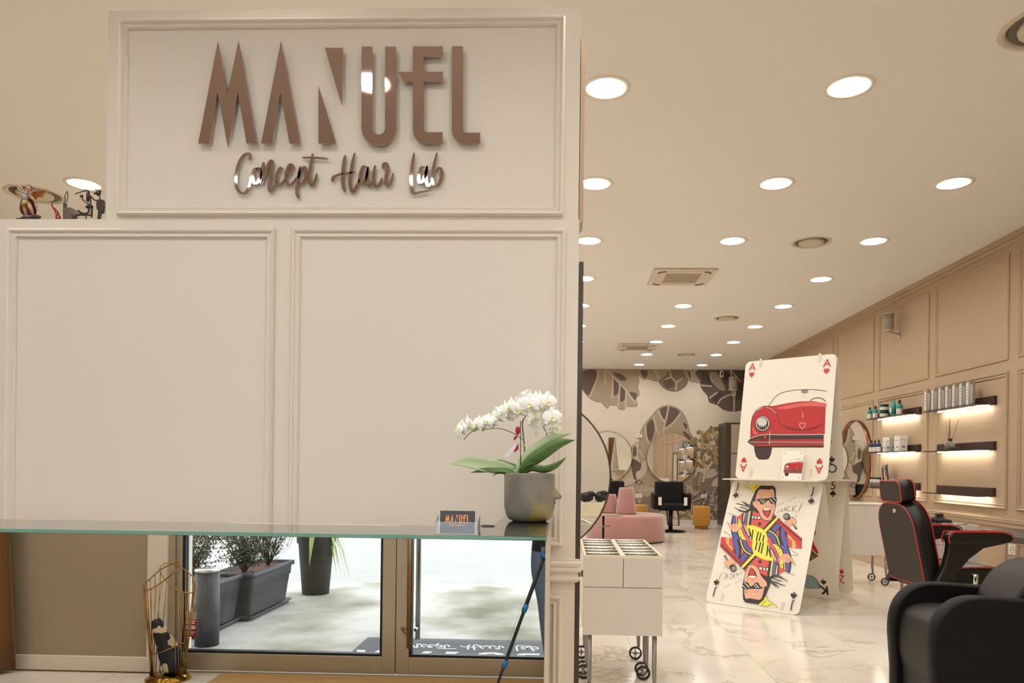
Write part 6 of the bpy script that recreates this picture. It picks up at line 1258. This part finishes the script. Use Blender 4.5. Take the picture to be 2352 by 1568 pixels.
part('pot_body', MB().lathe([(.001, 0), (rb_, .0), (rt_*.92, .46), (rt_, .47), (rt_*1.03, .68), (rt_*.95, .68), (rt_*.9, .6), (.001, .6)], n=40), PLB, t)
t = thing('leafy_plant', 'broad yellow-green leafy plant drooping from the tall planter', 'plant', (D_.x, D_.y-.15, .6)); BLf = mat('broad_leaf', '8a9a52', rough=.45, noise=.25, nscale=15)
for k in range(26):
    rg = random.Random(k+40); a = rg.uniform(0, 2*PI) if k > 7 else rg.uniform(-.5, .5); L = rg.uniform(.2, .34); dr = rg.uniform(.0, .35) if k > 7 else .5; d = Vector((math.cos(a), math.sin(a), 0)); s_ = Vector((-d.y, d.x, 0)); z0 = rg.uniform(.02, .25); P_ = [Vector((0, 0, z0))+d*L*q+Vector((0, 0, .25*q*(1-q)*1.2-dr*q*q)) for q in [0, .25, .5, .75, 1]]; m1 = MB(); m1.loft([[p-s_*w_, p+Vector((0, 0, -.004)), p+s_*w_] for p, w_ in zip(P_, (.006, .018, .028, .02, .001))], False, closed=False); part('leaf', m1, BLf, t)
E_ = gz(462, 1486); t = thing('ash_bollard', 'dark grey cylindrical bin with a steel lid outside the glass door', 'bin', (E_.x, E_.y-.075, 0)); hb_ = vm(474, 1316, 2*YM-E_.y).z
part('cylinder_body', MB().lathe([(.001, 0), (.075, 0), (.075, hb_), (.001, hb_)], n=36), PLG, t); part('steel_lid', MB().lathe([(.001, hb_), (.079, hb_), (.079, hb_+.018), (.05, hb_+.022), (.001, hb_+.016)], n=36), STEEL, t)
# ---------------------------------------------------------------- tripod and photographer
TB = mat('tripod_black', '1a1a1b', rough=.45); TBL = mat('tripod_blue', '1f6fae', rough=.3, metal=.5)
t = thing('tripod', 'black camera tripod with blue leg clamps, seen in the desk mirror', 'tripod', (0, -.06, 0)); ap = Vector((0, -.06, 1.0))
k1, k2, k3 = vm(1250, 1275, 3.6), vm(1209, 1395, 3.52), vm(1160, 1523, 3.44); dd_ = (k3-k1)/(k3.z-k1.z); ft = k3+dd_*(-k3.z+.01); apx = k1+dd_*(1.0-k1.z)
def leg(foot, top, cl_):
    m1 = MB(); z = lambda q: top.lerp(foot, q); m1.tube([top, z(cl_[0]), z(cl_[0]+.01), z(cl_[1]), z(cl_[1]+.01), foot], [.0105, .0105, .0085, .0085, .0065, .0065], 10); l = part('leg', m1, TB, t, True)
    for c_ in cl_: m2 = MB(); m2.tube([z(c_-.012), z(c_+.022)], [.0145, .0125], 8); part('leg_clamp', m2, TBL, l, True)
    m2 = MB(); m2.ell(foot+Vector((0, 0, .004)), .012, 10, 6); part('rubber_foot', m2, TB, l, True)
H1 = apx.z-ft.z; cls = ((apx.z-k2.z)/H1, (apx.z-k3.z)/H1); leg(ft, apx, cls); off = ap-Vector((0, 0, 0)); leg(Vector((.42, .1, .01)), apx+Vector((.04, 0, 0)), cls); leg(Vector((.2, -.13, .01)), apx+Vector((.02, -.03, 0)), cls)
m1 = MB(); m1.cyl(apx+Vector((.02, -.01, -.12)), apx+Vector((.02, -.01, .08)), .014, n=14); m1.lathe([(.001, -.03), (.04, -.03), (.045, .0), (.03, .02), (.001, .02)], apx+Vector((.02, -.01, 0)), 20); part('centre_column', m1, TB, t, True)
m1 = MB(); k_ = apx+Vector((-.03, .02, -.05)); m1.cyl(k1-Vector((0, 0, .012)), k1+Vector((0, 0, .012)), .02, n=10); part('blue_knob', m1, TBL, t, True)
# photographer: body grown with a skin modifier
JEAN = mat('blue_jeans', '5c6f8c', rough=.85, noise=.2, nscale=12); JACK = mat('black_jacket', '141517', rough=.7); SKN = mat('skin', 'c49a80', rough=.5); HAR = mat('brown_hair', '2f2219', rough=.7); SHOE = mat('black_shoe', '161616', rough=.5)
def skin(name, V_, E, rad, m, parent, sub=2):
    me = bpy.data.meshes.new(name); me.from_pydata(V_, E, []); o = bpy.data.objects.new(name, me); COL.objects.link(o)
    s = o.modifiers.new('s', 'SKIN'); s.use_smooth_shade = True
    q = o.modifiers.new('u', 'SUBSURF'); q.levels = sub; q.render_levels = sub
    if not me.skin_vertices: 
        bpy.context.view_layer.objects.active = o
        me.attributes
    try:
        if not me.skin_vertices: 
            with bpy.context.temp_override(object=o, active_object=o): bpy.ops.mesh.customdata_skin_add()
    except Exception as ex: print('skin', ex)
    for i, r in enumerate(rad):
        sv = me.skin_vertices[0].data[i]; sv.radius = (r, r) if not isinstance(r, tuple) else r; sv.use_root = (i == 0)
    dg = bpy.context.evaluated_depsgraph_get(); m2 = bpy.data.meshes.new_from_object(o.evaluated_get(dg)); bpy.data.objects.remove(o)
    m2.materials.clear(); [m2.materials.append(x) for x in (m if isinstance(m, list) else [m])]; 
    for p_ in m2.polygons: p_.use_smooth = True
    M = xf(parent).inverted(); m2.transform(M); o2 = bpy.data.objects.new(name, m2); COL.objects.link(o2); o2.parent = parent; return o2
ph = thing('person', 'person in dark jacket and blue jeans standing by the tripod, seen in the desk mirror', 'person', (.02, -.28, 0))
yq = -.32
V_ = [(.03, yq, .93), (.03, yq, 1.1), (.03, yq, 1.3), (.03, yq, 1.44), (.03, yq+.01, 1.53), (.03, yq+.02, 1.62), (.03, yq+.015, 1.7),
      (-.07, yq, .86), (-.08, yq, .62), (-.065, yq+.01, .5), (-.05, yq, .3), (-.035, yq-.01, .1), (-.04, yq+.1, .05),
      (.13, yq, .86), (.14, yq, .62), (.14, yq+.01, .5), (.14, yq, .3), (.14, yq-.01, .1), (.15, yq+.1, .05),
      (-.14, yq, 1.4), (-.2, yq, 1.18), (-.14, yq+.1, 1.02), (.2, yq, 1.4), (.27, yq, 1.18), (.2, yq+.1, 1.02)]
E = [(0, 1), (1, 2), (2, 3), (3, 4), (4, 5), (5, 6), (0, 7), (7, 8), (8, 9), (9, 10), (10, 11), (11, 12), (0, 13), (13, 14), (14, 15), (15, 16), (16, 17), (17, 18), (3, 19), (19, 20), (20, 21), (3, 22), (22, 23), (23, 24)]
rad = [(.15, .11), (.14, .1), (.16, .11), (.09, .08), (.055, .055), (.085, .1), (.075, .085), .1, .095, .07, .062, .045, .035, .1, .095, .07, .062, .045, .035, .065, .05, .04, .065, .05, .04]
bd = skin('body', V_, E, rad, [JEAN, JACK, SKN, SHOE], ph)
for p_ in bd.data.polygons:
    z = p_.center.z
    p_.material_index = 3 if z < .09 else 0 if z < .76 else 1 if z < 1.5 else 2
m1 = MB(); prj = [(.165, .118, .755), (.172, .125, .8), (.17, .12, .95), (.155, .11, 1.12), (.185, .12, 1.32), (.17, .11, 1.42), (.08, .075, 1.49)]
m1.loft([[Vector((.03+rx*math.cos(a), yq+ry*math.sin(a), z)) for a in [2*PI*k/28 for k in range(28)]] for rx, ry, z in prj], True); part('jacket', m1, JACK, ph, True)
m1 = MB(); m1.ell((.03, yq-.005, 1.68), (.09, .105, .1)); part('hair', m1, HAR, ph, True)
m1 = MB(); m1.ell((0.0, yq+.115, 1.64), (.012, .008, .007)); m1.ell((.06, yq+.115, 1.64), (.012, .008, .007)); part('eyes', m1, PBLK, ph, True)
m1 = MB(); m1.ell((.03, yq+.128, 1.61), (.013, .018, .022)); m1.ell((-.055, yq+.02, 1.62), (.01, .02, .03)); m1.ell((.115, yq+.02, 1.62), (.01, .02, .03)); part('nose_and_ears', m1, SKN, ph, True)
m1 = MB(); m1.ell((.03, yq+.118, 1.57), (.025, .008, .006)); part('mouth', m1, mat('lips', '9a5a50', rough=.5), ph, True)
for sx, hx_ in ((-1, -.13), (1, .19)):
    hc = Vector((hx_, yq+.13, 1.0)); m1 = MB(); m1.ell(hc, (.028, .045, .04)); 
    for k in range(4): b = hc+Vector((sx*(-.02+.004*k), .035, .028-.019*k)); L = (.05, .058, .055, .042)[k]; m1.tube([b-Vector((0, .02, 0)), b+Vector((-sx*.012, L*.5, 0)), b+Vector((-sx*.035, L*.75, -.005))], [.0095, .009, .0075], 7)
    m1.tube([hc+Vector((-sx*.015, -.01, .03)), hc+Vector((-sx*.035, .02, .05)), hc+Vector((-sx*.045, .045, .05))], [.011, .01, .008], 7); part('hand', m1, SKN, ph, True)
# carry forward: nothing below this line
